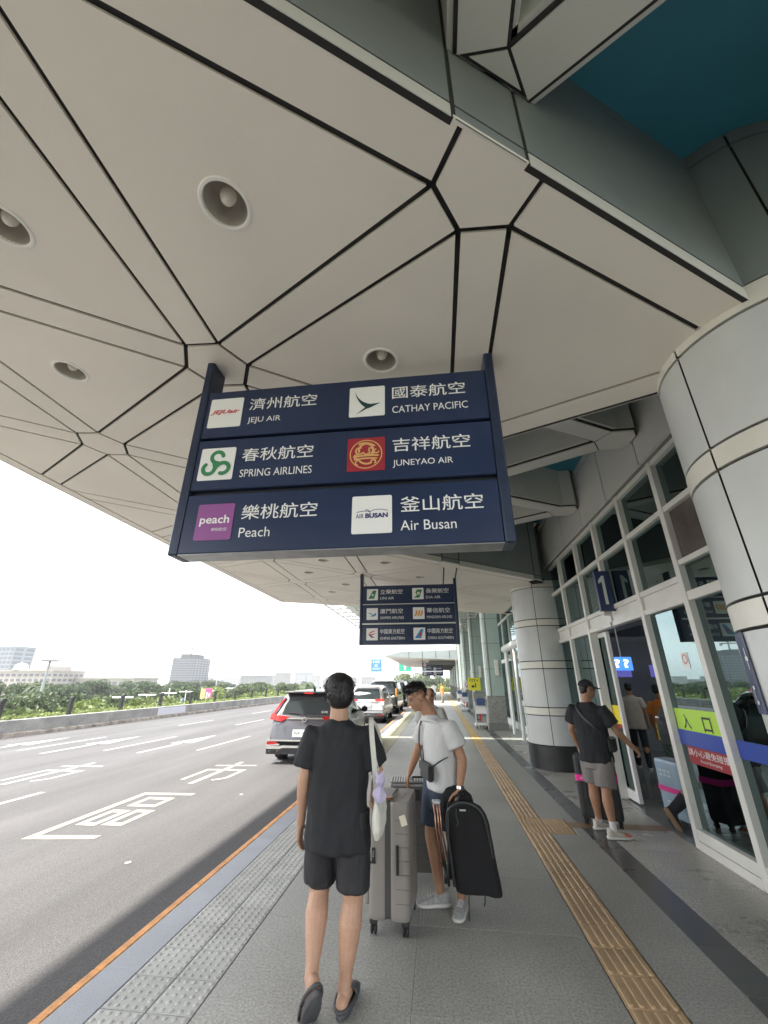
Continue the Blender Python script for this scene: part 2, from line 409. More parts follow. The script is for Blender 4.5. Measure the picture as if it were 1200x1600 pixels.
def qu(dx, dy):      # the character for 'district'
    q = [[(-5.42,5.80),(-4.5,5.92),(-4.5,6.06),(-5.42,5.95)], [(-5.42,5.95),(-5.31,5.96),(-5.31,8.06),(-5.42,8.06)], [(-5.42,8.06),(-4.47,8.13),(-4.47,8.27),(-5.42,8.2)]]
    q += rectq(-5.2, -4.9, 6.4, 7.15) + rectq(-4.83, -4.52, 6.44, 7.2) + rectq(-5.14, -4.65, 7.36, 7.93)
    return [[(x+dx, y+dy) for x, y in p] for p in q]
def shi(dx, dy):     # the character for 'city'
    q = [[(-5.45,10.78),(-4.48,10.9),(-4.48,11.02),(-5.45,10.9)], seg(-5.02,11.02,-5.02,11.36,.10), [(-5.06,8.98),(-4.95,8.98),(-4.95,10.78),(-5.06,10.78)],
         [(-5.42,10.28),(-5.07,10.30),(-5.07,10.43),(-5.42,10.41)], [(-4.94,10.31),(-4.5,10.34),(-4.5,10.47),(-4.94,10.44)], [(-5.42,9.30),(-5.33,9.30),(-5.33,10.28),(-5.42,10.28)], [(-4.59,9.55),(-4.5,9.55),(-4.5,10.34),(-4.59,10.33)],
         seg(-4.55,9.55,-4.74,9.33,.1)]
    return [[(x+dx, y+dy) for x, y in p] for p in q]
mark(qu(0, 0), 'road_character', cream_p, "large cream boxed Chinese character painted on the kerbside lane")
mark(shi(0, 0), 'road_character', cream_p, "cream crossed Chinese character painted just behind the grey SUV")
mark(shi(-3.62, -.55), 'road_character', white_p, "white Chinese character painted on the second lane from the kerb")
for (x0, y0, x1, y1), lb in zip([(-7.40,4.2,-7.29,8.01), (-12.4,12.28,-12.25,15.62), (-9.88,12.6,-9.78,16.07), (-7.2,13.02,-7.1,16.47), (-12.1,19.86,-12.0,22.9), (-9.6,20.48,-9.5,23.64), (-7.05,21.3,-7.0,24.6), (-9.5,28.4,-9.45,31.6), (-12,27.8,-11.95,31)],
        ["beside the boxed Chinese character", "beside the arrow closest to the concrete parapet", "between the two right-hand white arrows", "between the nearest arrow and the character behind the SUV", "along the parapet side past the arrows", "past the middle arrow, mid road", "left of the grey SUV", "far mid road beyond the SUV", "far lane beside the parapet beyond the arrows"]):
    mark([seg(x0, y0, x1, y1, .105)], 'lane_dash', white_p, "white lane dash " + lb, 'white dashed lane lines')
def arrow(x, y0, y1, lb, d=.0):
    mark([seg(x, y0, x + .06, y0 + (y1-y0)*.52, .14), [(x-.30, y0+(y1-y0)*.46), (x+.42, y0+(y1-y0)*.5), (x+.12, y1)]], 'lane_arrow', white_p, lb, 'white straight-ahead lane arrows')
arrow(-11.25, 11.9, 15.97, "white straight arrow on the middle lane between two dashes")
arrow(-8.62, 12.35, 16.65, "white straight arrow nearest to the SUV lane")
arrow(-13.55, 11.4, 15.35, "white straight arrow on the lane along the parapet")
for k, (x, y, s_) in enumerate([(-3.55, 5.3, .10), (-3.62, 8.3, .10)]):
    b = MB(); pts = [(x + s_*.35*(.6+.8*random.random())*math.cos(t*.7), y + s_*.5*(.6+.8*random.random())*math.sin(t*.7), MZ) for t in range(9)]
    b.add(pts, [tuple(range(9))]); b.build('paint_splash', white_p, label=("white paint splash on the asphalt beside the boxed character and the kerb", "small white splash on the asphalt near the crossed character")[k], cat='stain')
# tar seam
# ------------------------------------------------------------------ canopy
A_ = 2.43; DX = A_ * math.sqrt(3) / 2
LX0, LY0, CZ0, CSL, RH = .366, 1.286, 4.058, -.073, .278
HB = RH / 2
def cz(x): return CZ0 + CSL * x
GAP = .016
panel_m = mat('soffit_panel', (.86,.80,.705), .42, rand=.02, vary=.05, vscale=.8, coords='World', fine=.03, fscale=400, spec=.4)
recess_m = mat('recess_panel', (.21,.235,.23), .4, vary=.12, vscale=.8, coords='World')
beam_m = mat('beam_panel', (.62,.61,.56), .4, vary=.05, vscale=.8, coords='World')
teal_m = mat('teal_ceiling', (.045,.25,.34), .55, vary=.1, vscale=1.2, coords='World')
black_m = mat('joint_black', (.02,.019,.018), .7)
canopy = thing('canopy', 'large pale metal canopy soffit with black jointed triangular panels over the sidewalk', 'canopy', (2.5, 2.55, 4.0), worldparts=True)
COLY = [2.5 - 7.29, 2.5, 9.79]; CX = LX0 + DX
X_OUT, Y_END, Y_BEG = -5.50, 14.62, -1.6
def node(i, j): return (LX0 + i * DX, LY0 + j * A_ + (A_ / 2 if i % 2 else 0))
def clip(poly, a, b, c):               # keep a*x+b*y<=c
    out = []
    for k in range(len(poly)):
        p, q = poly[k], poly[(k+1) % len(poly)]; dp, dq = a*p[0]+b*p[1]-c, a*q[0]+b*q[1]-c
        if dp <= 0: out.append(p)
        if dp * dq < 0: t = dp / (dp - dq); out.append((p[0]+(q[0]-p[0])*t, p[1]+(q[1]-p[1])*t))
    return out
def inset(poly, d):
    n = len(poly); area = sum(poly[k][0]*poly[(k+1)%n][1]-poly[(k+1)%n][0]*poly[k][1] for k in range(n))
    P = poly if area > 0 else poly[::-1]; out = P
    for k in range(n):
        p, q = P[k], P[(k+1) % n]; ex, ey = q[0]-p[0], q[1]-p[1]; L = math.hypot(ex, ey)
        if L < 1e-6: continue
        nx, ny = ey / L, -ex / L       # outward
        out = clip(out, nx, ny, nx*p[0]+ny*p[1]-d)
        if len(out) < 3: return []
    return out
# recess triangles (apex pointing to the road), between neighbouring columns
def in_recess(x, y, grow=0.):
    for c0, c1 in ((COLY[0], COLY[1]), (COLY[1], COLY[2])):
        # inside if below line from c1 downwards-left and above line from c0
        lo = c0 + (CX - x) * math.tan(R_(30)); hi = c1 - (CX - x) * math.tan(R_(30))
        if lo - grow < y < hi + grow: return (c0, c1)
    return None
PLATE = []
def soffit(poly, name='soffit_panel', m=panel_m):
    p = clip(poly, -1, 0, -X_OUT); p = clip(p, 0, 1, Y_END) if len(p) > 2 else p; p = clip(p, 0, -1, -Y_BEG) if len(p) > 2 else p
    if len(p) < 3: return None
    p = inset(p, GAP)
    if len(p) < 3: return None
    return MB().prism([(x, y, cz(x)) for x, y in p], (0, 0, .025)).build(name, m, canopy)
def bandpoly(p, q):
    d = Vector((q[0]-p[0], q[1]-p[1])); L = d.length; d /= L; n = Vector((-d.y, d.x)); ap = RH * math.sqrt(3) / 2
    a, b = Vector(p) + d * ap, Vector(q) - d * ap
    return [tuple(a + n*HB), tuple(a - n*HB), tuple(b - n*HB), tuple(b + n*HB)]
def hexpoly(p): return [(p[0]+RH*math.cos(R_(60*k)), p[1]+RH*math.sin(R_(60*k))) for k in range(6)]
def tripoly(a, b, c):
    P = [Vector(a), Vector(b), Vector(c)]; 
    return inset([tuple(v) for v in P], HB)
def wallclip(poly, x, y):              # keep the soffit side of the recess boundary lines
    for c0, c1 in ((COLY[0], COLY[1]), (COLY[1], COLY[2])):
        t = math.tan(R_(30)); k = HB / math.cos(R_(30))
        # line hi: y = c1 - (CX-x)*t ; soffit side is y >= hi - k ; only for pieces near that line
        hi = c1 - (CX - x) * t; lo = c0 + (CX - x) * t
        if abs(y - hi) < .02 and x > -3.5: poly = clip(poly, t, -1, -(c1 - CX*t - k))
        if abs(y - lo) < .02 and x > -3.5: poly = clip(poly, t, 1, (c0 + CX*t + k))
    return poly
DOWN = []; SOLID_EDGES = []
recess_edges = []
NB = [(0, 1), (1, 0), (1, -1)]         # handled by explicit neighbours below
def neigh(i, j):
    k = j if i % 2 else j - 1
    return [(i, j+1), (i+1, k+1), (i+1, k)]
for i in range(-4, 2):
    for j in range(-3, 8):
        p = node(i, j)
        ir = in_recess(p[0], p[1], -.05)
        if i <= 1 and not ir:
            if not any(abs(p[0]-CX) < .1 and abs(p[1]-c) < .1 for c in COLY) and p[0] < 2.0: soffit(wallclip(hexpoly(p), *p))
        nb = neigh(i, j)
        for q_ in nb:
            if q_[0] > 1: continue
            q = node(*q_); mx_, my_ = (p[0]+q[0])/2, (p[1]+q[1])/2
            if in_recess(mx_, my_, -.05): recess_edges.append((p, q)); continue
            if mx_ > 2.4: continue
            SOLID_EDGES.append((p, q)); soffit(bandpoly(p, q))
        for t in ((nb[0], nb[1]), (nb[1], nb[2])):
            if t[0][0] > 1 or t[1][0] > 1: continue
            a, b = node(*t[0]), node(*t[1]); cx, cy = (p[0]+a[0]+b[0])/3, (p[1]+a[1]+b[1])/3
            if in_recess(cx, cy, -.05): continue
            lampy = -3.6 < cx < .3 and 0 < cy < Y_END - .8
            if lampy:
                tp = inset(tripoly(p, a, b), GAP); NH = 36; inn, out = [], []
                angs = [2*math.pi*k/NH for k in range(NH)] + [math.atan2(v[1]-cy, v[0]-cx) % (2*math.pi) for v in tp]
                for an in sorted(angs):
                    dx_, dy_ = math.cos(an), math.sin(an); best = 9
                    for k in range(len(tp)):
                        u, v = tp[k], tp[(k+1) % len(tp)]; ex, ey = v[0]-u[0], v[1]-u[1]; den = dx_*ey - dy_*ex
                        if abs(den) < 1e-9: continue
                        tt = ((u[0]-cx)*ey - (u[1]-cy)*ex) / den; ss = ((u[0]-cx)*dy_ - (u[1]-cy)*dx_) / den
                        if tt > 0 and -1e-6 <= ss <= 1+1e-6: best = min(best, tt)
                    inn.append((cx+.122*dx_, cy+.122*dy_)); out.append((cx+best*dx_, cy+best*dy_))
                hm = MB(); nn_ = len(inn)
                R3 = lambda L, dz: [(x, y, cz(x)+dz) for x, y in L]
                hm.loft([R3(inn, .025), R3(inn, 0), R3(out, 0), R3(out, .025)], cap0=False, cap1=False)
                hm.build('soffit_panel', panel_m, canopy); DOWN.append((cx, cy))
            else: soffit(tripoly(p, a, b))
# dark backing just above the panels (seen in the joints), in wedge strips that leave the recesses open
bk = MB(); t30 = math.tan(R_(30)); kk = HB / math.cos(R_(30)); apx = CX - 3.645 / t30
def back_piece(poly):
    p = clip(clip(clip(poly, -1, 0, -(X_OUT-.2)), 0, 1, Y_END), 0, -1, -Y_BEG)
    if len(p) > 2: bk.prism([(x, y, cz(x) + .019) for x, y in p], (0, 0, .03))
for p, q in SOLID_EDGES:
    d = Vector((q[0]-p[0], q[1]-p[1])).normalized(); n = Vector((-d.y, d.x)); P, Q = Vector(p), Vector(q)
    wa = HB + .06; wb = -(HB + .06)
    mxx, myy = (P.x+Q.x)/2, (P.y+Q.y)/2
    if in_recess(mxx + n.x*.4, myy + n.y*.4): wa = HB - .004
    if in_recess(mxx - n.x*.4, myy - n.y*.4): wb = -(HB - .004)
    back_piece([tuple(P + n*wa), tuple(P + n*wb), tuple(Q + n*wb), tuple(Q + n*wa)])
back_piece([(X_OUT+.05, Y_BEG), (X_OUT+.05, Y_END), (X_OUT-.2, Y_END), (X_OUT-.2, Y_BEG)])
bk.build('backing', black_m, canopy)
# border strip and fascia along the road edge
y = Y_BEG
while y < Y_END:
    y2 = min(y + 2.43, Y_END)
    MB().prism([(X_OUT-GAP, y+.006, cz(X_OUT)), (X_OUT-.19, y+.006, cz(X_OUT-.19)), (X_OUT-.19, y2-.006, cz(X_OUT-.19)), (X_OUT-GAP, y2-.006, cz(X_OUT))], (0,0,.025)).build('border_panel', panel_m, canopy)
    MB().prism([(X_OUT-.205, y+.006, cz(X_OUT)+.01), (X_OUT-.235, y+.006, cz(X_OUT)+.03), (X_OUT-.235, y2-.006, cz(X_OUT)+.03), (X_OUT-.205, y2-.006, cz(X_OUT)+.01)], (.0, 0, .42)).build('fascia_panel', panel_m, canopy)
    y = y2
MB().prism([(x, Y_END+.01, cz(x)+dz) for x, dz in ((X_OUT-.2, .0), (2.4, .0), (2.4, 1.2), (X_OUT-.2, .42))], (0, .05, 0)).build('end_fascia', panel_m, canopy)
# roof over everything (keeps light out of the recess and casts the kerb shadow)
roof = MB(); RO = X_OUT - .2
roof.prism([(RO, -9, cz(RO)+.43), (3.0, -9, 5.6), (3.0, Y_END, 5.6), (RO, Y_END, cz(RO)+.43)], (0, 0, .06))
roof.prism([(RO, -9, cz(RO)+.02), (2.6, -9, cz(2.6)+.02), (2.6, Y_BEG-.02, cz(2.6)+.02), (RO, Y_BEG-.02, cz(RO)+.02)], (0, 0, .05))
roof.build('roof', panel_m, canopy)
# recess walls, beams, teal ceilings
BZ, TZ = 4.66, 5.40
def wall_run(p, q, side):
    """panelled wall standing on the soffit edge from p to q"""
    d = Vector((q[0]-p[0], q[1]-p[1])); L = d.length; d /= L; n = Vector((-d.y, d.x)) * side
    cuts = [0.]; s_ = 0
    k = 0
    marks = []
    while k * A_ < L + .5: marks += [k*A_ - RH*.75, k*A_ + RH*.75]; k += 1
    cuts = [0.] + [m_ for m_ in marks if .05 < m_ < L - .05] + [L]
    for a0, a1 in zip(cuts[:-1], cuts[1:]):
        P = [Vector(p) + d * (a0 + .013), Vector(p) + d * (a1 - .013)]
        z0, z1 = cz(P[0].x) - .004, cz(P[1].x) - .004; zb = .10
        # pale drip strip at the bottom, then the tall panel, then a thin top strip
        for (u0, u1) in ((0, zb), (zb + .016, 9)):
            q0, q1 = (min(z0+u0, TZ-.12), min(z0+u1, TZ-.14)), (min(z1+u0, TZ-.12), min(z1+u1, TZ-.14))
            poly = [(P[0].x, P[0].y, q0[0]), (P[1].x, P[1].y, q1[0]), (P[1].x, P[1].y, q1[1]), (P[0].x, P[0].y, q0[1])]
            MB().prism(poly, (n.x*.004, n.y*.004, 0)).build('recess_wall_panel', recess_m if u0 or a1 - a0 < .5 else beam_m, canopy)
        if a1 - a0 < .5:         # the hexagon panel runs straight into the wall here
            Q = [Vector(p) + d * (a0 - .002), Vector(p) + d * (a1 + .002)]
            MB().prism([(Q[0].x-n.x*.001, Q[0].y-n.y*.001, cz(Q[0].x)-.001), (Q[1].x-n.x*.001, Q[1].y-n.y*.001, cz(Q[1].x)-.001), (Q[1].x+n.x*.020, Q[1].y+n.y*.020, cz(Q[1].x+n.x*.020)-.001), (Q[0].x+n.x*.020, Q[0].y+n.y*.020, cz(Q[0].x+n.x*.020)-.001)], (0,0,.017)).build('edge_filler', panel_m, canopy)
        else:
            MB().prism([(x+n.x*o_, y+n.y*o_, cz(x+n.x*o_)-.0012) for (x, y, o_) in ((P[0].x-d.x*.013, P[0].y-d.y*.013, .002), (P[1].x+d.x*.013, P[1].y+d.y*.013, .002), (P[1].x+d.x*.013, P[1].y+d.y*.013, .034), (P[0].x-d.x*.013, P[0].y-d.y*.013, .034))], (0,0,.015)).build('edge_joint', black_m, canopy)
        poly = [(P[0].x, P[0].y, TZ-.128), (P[1].x, P[1].y, TZ-.128), (P[1].x, P[1].y, TZ), (P[0].x, P[0].y, TZ)]
        MB().prism(poly, (n.x*.004, n.y*.004, 0)).build('recess_wall_panel', recess_m, canopy)
    back = [(p[0]+n.x*.005, p[1]+n.y*.005, cz(p[0])+.019), (q[0]+n.x*.005, q[1]+n.y*.005, cz(q[0])+.019), (q[0]+n.x*.005, q[1]+n.y*.005, TZ+.05), (p[0]+n.x*.005, p[1]+n.y*.005, TZ+.05)]
    MB().prism(back, (n.x*.03, n.y*.03, 0)).build('wall_backing', black_m, canopy)
for c0, c1 in ((COLY[0], COLY[1]), (COLY[1], COLY[2])):
    mid = (c0 + c1) / 2
    ap = (apx + RH, mid)
    # end the walls on the round columns
    wall_run((CX, c1 - kk), (ap[0], ap[1]), -1)
    wall_run((CX, c0 + kk), (ap[0], ap[1]), 1)
    MB().prism([(2.75, c0-.2, TZ), (2.75, c1+.2, TZ), (ap[0]-.3, mid, TZ)], (0, 0, .03)).build('teal_ceiling', teal_m, canopy)
FX = 2.70
def beam(p, q):
    d = Vector((q[0]-p[0], q[1]-p[1])); L = d.length; d /= L; n = Vector((-d.y, d.x)); ap_ = RH * math.sqrt(3) / 2
    a, b = Vector(p) + d*ap_, Vector(q) - d*ap_
    if max(p[0], q[0]) > 2.4 and abs(p[0]-q[0]) < .01: return
    def quad(a_, b_, w): return [tuple(a_ + n*w), tuple(a_ - n*w), tuple(b_ - n*w), tuple(b_ + n*w)]
    poly = clip(quad(a, b, HB - GAP), 1, 0, FX - .02)
    MB().prism([(x, y, BZ) for x, y in poly], (0, 0, .02)).build('beam_soffit_panel', beam_m, canopy)
    poly = clip(quad(a - d*.15, b + d*.15, HB + .035), 1, 0, FX - .005)
    bx = MB(); bx.prism([(x, y, BZ+.012) for x, y in clip(quad(a, b, HB+.005), 1, 0, FX-.005)], (0, 0, .03)); bx.build('beam_joint', black_m, canopy)
    bx = MB(); bx.prism([(x, y, BZ+.03) for x, y in poly], (0, 0, TZ - BZ - .03)); bx.build('beam', beam_m, canopy)
bn = set()
for p, q in recess_edges:
    beam(p, q)
    for v in (p, q): bn.add((round(v[0], 3), round(v[1], 3)))
for v in bn:
    if v[1] < -2 or v[1] > 11: continue
    if any(abs(v[0]-CX) < .1 and abs(v[1]-c) < .1 for c in COLY): continue
    h = clip(hexpoly(v), 1, 0, FX - .01)
    for c0, c1 in ((COLY[0], COLY[1]), (COLY[1], COLY[2])):
        hi = c1 - (CX - v[0]) * t30; lo = c0 + (CX - v[0]) * t30
        if abs(v[1]-hi) < .02: h = clip(h, -t30, 1, c1 - CX*t30 - kk - .01)
        if abs(v[1]-lo) < .02: h = clip(h, -t30, -1, -(c0 + CX*t30 + kk + .01))
        if len(h) < 3: break
    if len(h) < 3: continue
    hi_ = inset(h, GAP)
    if len(hi_) > 2: MB().prism([(x, y, BZ-.001) for x, y in hi_], (0, 0, .02)).build('beam_node_panel', beam_m, canopy)
    MB().prism([(x, y, BZ+.011) for x, y in h], (0, 0, .02)).build('beam_joint', black_m, canopy); MB().prism([(x, y, BZ+.0325) for x, y in h], (0, 0, TZ-BZ-.04)).build('beam_node', beam_m, canopy)
# downlights
ring_m = mat('lamp_ring', (.88,.86,.80), .4, vary=.06, vscale=9)
refl_m = mat('lamp_reflector', (.55,.51,.45), .4, .2)
bulb_m = mat('lamp_bulb', (.85,.80,.68), .35)
DL = None
for k, (cx, cy) in enumerate(sorted(DOWN, key=lambda p: p[1])):
    if DL is None:
        DL = thing('downlight', 'x', 'ceiling light', (cx, cy, cz(cx)), group='recessed downlights in the canopy soffit')
        MB().lathe([(.119,.02),(.119,-.004),(.124,-.008),(.137,-.007),(.142,-.002),(.142,.004)], seg=40).build('trim_ring', ring_m, DL, smooth=40)
        MB().lathe([(.1205,.0),(.114,.05),(.096,.12),(.06,.17),(.0005,.18)], seg=36).build('reflector', refl_m, DL, smooth=True)
        b = MB(); b.sphere((.0, 0, .075), (.044,.044,.055), 20, 14); b.lathe([(.024,.11),(.024,.17)], seg=14)
        b.build('bulb', bulb_m, DL, smooth=True); o = DL
    else: o = copy_tree(DL, (cx, cy, cz(cx)))
    o.rotation_euler = (0, math.atan(-CSL), 0)
    o['label'] = 'round recessed downlight with pale ring set in the canopy soffit'

# ------------------------------------------------------------------ round columns
colp = mat('column_panel', (.56,.57,.555), .32, rand=.02, vary=.08, vscale=1.5, coords='World', spec=.5)
colr = mat('column_ring', (.70,.675,.60), .35, vary=.06, vscale=2, coords='World')
colb = mat('column_base_black', (.018,.018,.02), .35, vary=.3, vscale=4)
def column(y, label, x=2.5, ksc=1.):
    c = thing('round_column', label, 'column', (x, y, 0), group='round clad columns along the terminal front')
    MB().lathe([(.668, .0), (.668, TZ)], seg=64).build('core', black_m, c, smooth=True)
    MB().lathe([(.67, 0), (.712, 0), (.712, .455), (.67, .46)], seg=64).build('base', colb, c, smooth=50)
    levels = [(.475, 1.035, 0), (1.055, 1.195, 1), (1.215, 1.995, 0), (2.015, 2.16, 1), (2.18, 2.94, 0), (2.96, 3.095, 1), (3.115, 3.845, 0), (3.865, 4.02, 1)]
    for z0, z1, rg in levels:
        n = 6
        for k in range(n):
            a0 = 360/n*k + 8 + .6; a1 = 360/n*(k+1) + 8 - .6
            ro = .70 if not rg else .704
            MB().lathe([(.672, z0), (ro, z0), (ro, z1), (.672, z1)], seg=16, a0=a0, a1=a1).build('ring_panel' if rg else 'cladding_panel', colr if rg else colp, c, smooth=50)
    for k in range(6):
        a0 = 360/6*k + 8 + .6; a1 = 360/6*(k+1) + 8 - .6
        for z0, z1 in ((4.04, TZ-.14), (TZ-.126, TZ-.005)):
            MB().lathe([(.672, z0), (.692, z0), (.692, z1), (.672, z1)], seg=16, a0=a0, a1=a1).build('upper_panel', recess_m, c, smooth=50)
    c.scale = (ksc, ksc, 1); return c
col_near = column(2.6, 'big pale round column with cream rings carrying a navy notice')
col_far = column(10.85, 'pale round column with black base beside the sliding door', 2.6, .92)

# ------------------------------------------------------------------ terminal facade
GX = 2.85
frame_m = mat('frame_white', (.74,.72,.67), .38, vary=.08, vscale=2, coords='World')
glass = glass_mat('facade_glass', (.45,.78,.78), (.74,.95,.96), .42, 2.9)
fac = thing('glass_facade', 'glazed terminal front with white mullions, panelled fascia and open sliding door', 'building', (2.85, 7, 0), worldparts=True)
TOPZ = 4.30
# fascia panels
FYJ = [5.0 + 1.137 * k for k in range(-5, 9)]
fasc_m = mat('fascia_panel', (.62,.61,.57), .38, vary=.05, vscale=1, coords='World')
for y0, y1 in zip(FYJ[:-1], FYJ[1:]):
    if y1 < .5: continue
    MB().bbox(FX, FX+.04, y0+.011, y1-.011, 4.32, TZ-.14, .003).build('fascia_panel', fasc_m, fac)
    MB().bbox(FX, FX+.04, y0+.007, y1-.007, TZ-.128, TZ-.002, .003).build('fascia_panel', fasc_m, fac)
    MB().bbox(FX+.004, GX+.03, y0+.004, y1-.004, 4.335, 4.36, .002).build('soffit_strip', mat('strip_metal', (.34,.335,.32), .22, .3), fac)
MB().box(FX+.035, FX+.1, -.7, 14, 4.365, 5.55).build('fascia_backing', black_m, fac)
MY = [2.75, 3.86, 4.98, 6.04, 7.14, 8.22, 9.40, 10.55]
mul = {}
def bar(x0, x1, y0, y1, z0, z1, name): return MB().bbox(x0, x1, y0, y1, z0, z1, .004).build(name, frame_m, fac)
for k, yv in enumerate(MY):
    w = .045
    z0 = 2.83 if k == 4 else .0
    bar(GX-.06, GX+.08, yv-w, yv+w, z0, TOPZ + .03, 'mullion')
bar(GX-.05, GX+.07, MY[0], MY[-1], TOPZ-.035, TOPZ+.028, 'head_rail')
for k in range(len(MY)-1):
    y0, y1 = MY[k]+.046, MY[k+1]-.046
    bar(GX-.05, GX+.07, y0, y1, 3.62, 3.69, 'transom')
    if k in (1, 0):
        bar(GX-.05, GX+.07, y0, y1, 2.56, 2.66, 'transom')
        bar(GX-.05, GX+.07, y0, y1, 2.96, 3.02, 'transom')
    else:
        bar(GX-.05, GX+.07, y0, y1, 2.79, 2.86, 'transom'); bar(GX-.05, GX+.07, y0, y1, 2.55, 2.62, 'transom')
        MB().box(GX-.02, GX+.04, y0, y1, 2.62, 2.79).build('spandrel_panel', frame_m, fac)
def pane(y0, y1, z0, z1, m=glass, x=GX+.012, name='pane'): return MB().box(x, x+.010, y0, y1, z0, z1).build(name, m, fac)
brown_g = mat('brown_board', (.105,.085,.075), .25, vary=.35, vscale=3, coords='World')
for k in range(len(MY)-1):
    y0, y1 = MY[k]+.046, MY[k+1]-.046
    pane(y0, y1, 3.69, TOPZ-.035)
    if k in (0, 1):
        if k == 1: pane(y0, y1, 3.02, 3.62, brown_g, name='brown_panel')
        else: pane(y0, y1, 3.02, 3.62)
        pane(y0, y1, 2.66, 2.96); pane(y0, y1, .20, 2.56); bar(GX-.05, GX+.07, y0, y1, .12, .20, 'bottom_rail')
        MB().bbox(GX-.06, GX+.06, y0-.03, y1, 0, .12, .004).build('granite_kick', granite, fac)
    else:
        pane(y0, y1, 2.86, 3.62)
        if k in (3, 4): continue
        pane(y0, y1, .20, 2.55)
        bar(GX-.055, GX+.07, y0, y1, .09, .20, 'bottom_rail'); bar(GX-.065, GX+.075, y0, y1, 0, .086, 'kick_plate')
# sliding door leaf pushed aside, and its jamb
leaf = thing('sliding_door', 'white framed glass sliding door leaf pushed open beside the capped man', 'door', (2.95, 7.85, 0), worldparts=True)
LXx = 2.95
def lb(x0, x1, y0, y1, z0, z1, n='stile'): return MB().bbox(x0, x1, y0, y1, z0, z1, .006).build(n, mat('leaf_white', (.72,.71,.68), .35, vary=.05, vscale=3, coords='World'), leaf)
lb(LXx-.03, LXx+.03, 7.78, 7.86, .02, 2.54); lb(LXx-.03, LXx+.03, 8.85, 8.92, .02, 2.54)
lb(LXx-.03, LXx+.03, 7.861, 8.849, .02, .16, 'bottom_rail'); lb(LXx-.03, LXx+.03, 7.861, 8.849, 2.46, 2.54, 'top_rail')
MB().box(LXx-.006, LXx+.006, 7.861, 8.849, .161, 2.459).build('pane', glass, leaf)
# safety bands and stickers on the glass
blue_b = mat('blue_band', (.035,.075,.36), .35); lime = mat('lime_sticker', (.44,.70,.06), .45); red_b = mat('red_sticker', (.30,.025,.03), .45)
yel_s = mat('yellow_sticker', (.85,.68,.04), .45); wht = mat('white_print', (.85,.85,.83), .5); blk = mat('black_print', (.02,.02,.02), .5)
wht_l = mat('white_lettering', (.80,.80,.78), .45)
SXp = GX + .008
MB().box(LXx-.012, LXx-.0065, 7.862, 8.2, 1.08, 1.36).build('sticker', yel_s, leaf)
MB().box(LXx-.012, LXx-.0065, 7.862, 8.2, 1.02, 1.075).build('sticker', red_b, leaf)
for k in (0, 1, 2, 5, 6):
    y0, y1 = MY[k]+.047, MY[k+1]-.047
    MB().box(SXp, SXp+.003, y0, y1, 1.04, 1.20).build('safety_band', blue_b, fac)
def sideM(y, z, x): return Matrix(((0,0,-1,x),(-1,0,0,y),(0,1,0,z),(0,0,0,1)))    # facing -X, text runs towards -Y
MB().box(SXp, SXp+.003, 5.03, 5.96, 1.202, 1.43).build('lime_sticker', lime, fac)
text('入', blk, fac, sideM(5.82, 1.215, SXp-.002), w=.16, h=.16, bold=.02); text('口', blk, fac, sideM(5.42, 1.215, SXp-.002), w=.16, h=.15, bold=.02)
MB().box(SXp, SXp+.003, 5.03, 5.88, .86, 1.038).build('red_sticker', red_b, fac)
text('請小心避免碰撞', wht_l, fac, sideM(5.86, .945, SXp-.002), w=.74, h=.072)
text('Avoid Bumping', wht_l, fac, sideM(5.66, .885, SXp-.002), w=.38, h=.038)
MB().box(SXp, SXp+.003, 5.36, 5.50, 1.86, 2.04).build('pictogram_sticker', wht, fac)
rg = MB(); rg.lathe([(.042, 0), (.052, 0)], (0,0,0), seg=24)
for v in (rg.xf(Matrix.Translation((SXp-.002, 5.43, 1.97)) @ Matrix.Rotation(R_(90), 4, 'Y')),): v.build('pictogram_ring', mat('red_print', (.6,.03,.03), .5), fac, fix=False)
# number one sign projecting from the glass
sg = thing('gate_sign', 'navy door number sign with a white 1 above the open door', 'sign', (2.74, 7.0, 2.75), worldparts=True)
MB().bbox(2.60, 2.83, 6.90, 6.98, 2.76, 3.40, .006).build('panel', mat('navy_small', (.035,.05,.125), .35), sg)
MB().prism([(2.735,6.899,2.86),(2.735,6.899,3.32),(2.700,6.899,3.32),(2.640,6.899,3.245),(2.640,6.899,3.19),(2.690,6.899,3.225),(2.690,6.899,2.86)], (0,-.004,0)).build('numeral', wht_l, sg)
MB().bbox(2.66, 2.79, 6.98, 7.04, 2.70, 2.761, .004).build('bracket', frame_m, sg)
# navy notice wrapped on the near column
nb_ = MB().lathe([(.7045, 1.55), (.709, 1.55), (.709, 2.0), (.7045, 2.0)], (2.5, 2.6, 0), seg=14, a0=132, a1=166)
nt = nb_.build('column_notice', mat('navy_small', (.035,.05,.125), .35), smooth=50, label='navy notice with white characters wrapped round the big near column', cat='notice')
def wrapM(deg, z, r=.7115):
    a_ = R_(deg); n = Vector((math.cos(a_), math.sin(a_), 0)); u = Vector((n.y, -n.x, 0)) * -1
    u = Vector((-n.y, n.x, 0))
    return Matrix(((u.x, 0, n.x, 2.5 + n.x*r), (u.y, 0, n.y, 2.6 + n.y*r), (0, 1, 0, z), (0,0,0,1)))
marks(1, wht_l, nt, wrapM(160, 1.79), w=.07, h=.12, bold=.02); text('7', wht_l, nt, wrapM(151, 1.79), w=.05, h=.12, bold=.02)
marks(1, wht_l, nt, wrapM(157, 1.60), w=.06, h=.10, bold=.01); marks(1, wht_l, nt, wrapM(149, 1.60), w=.06, h=.10, bold=.01)
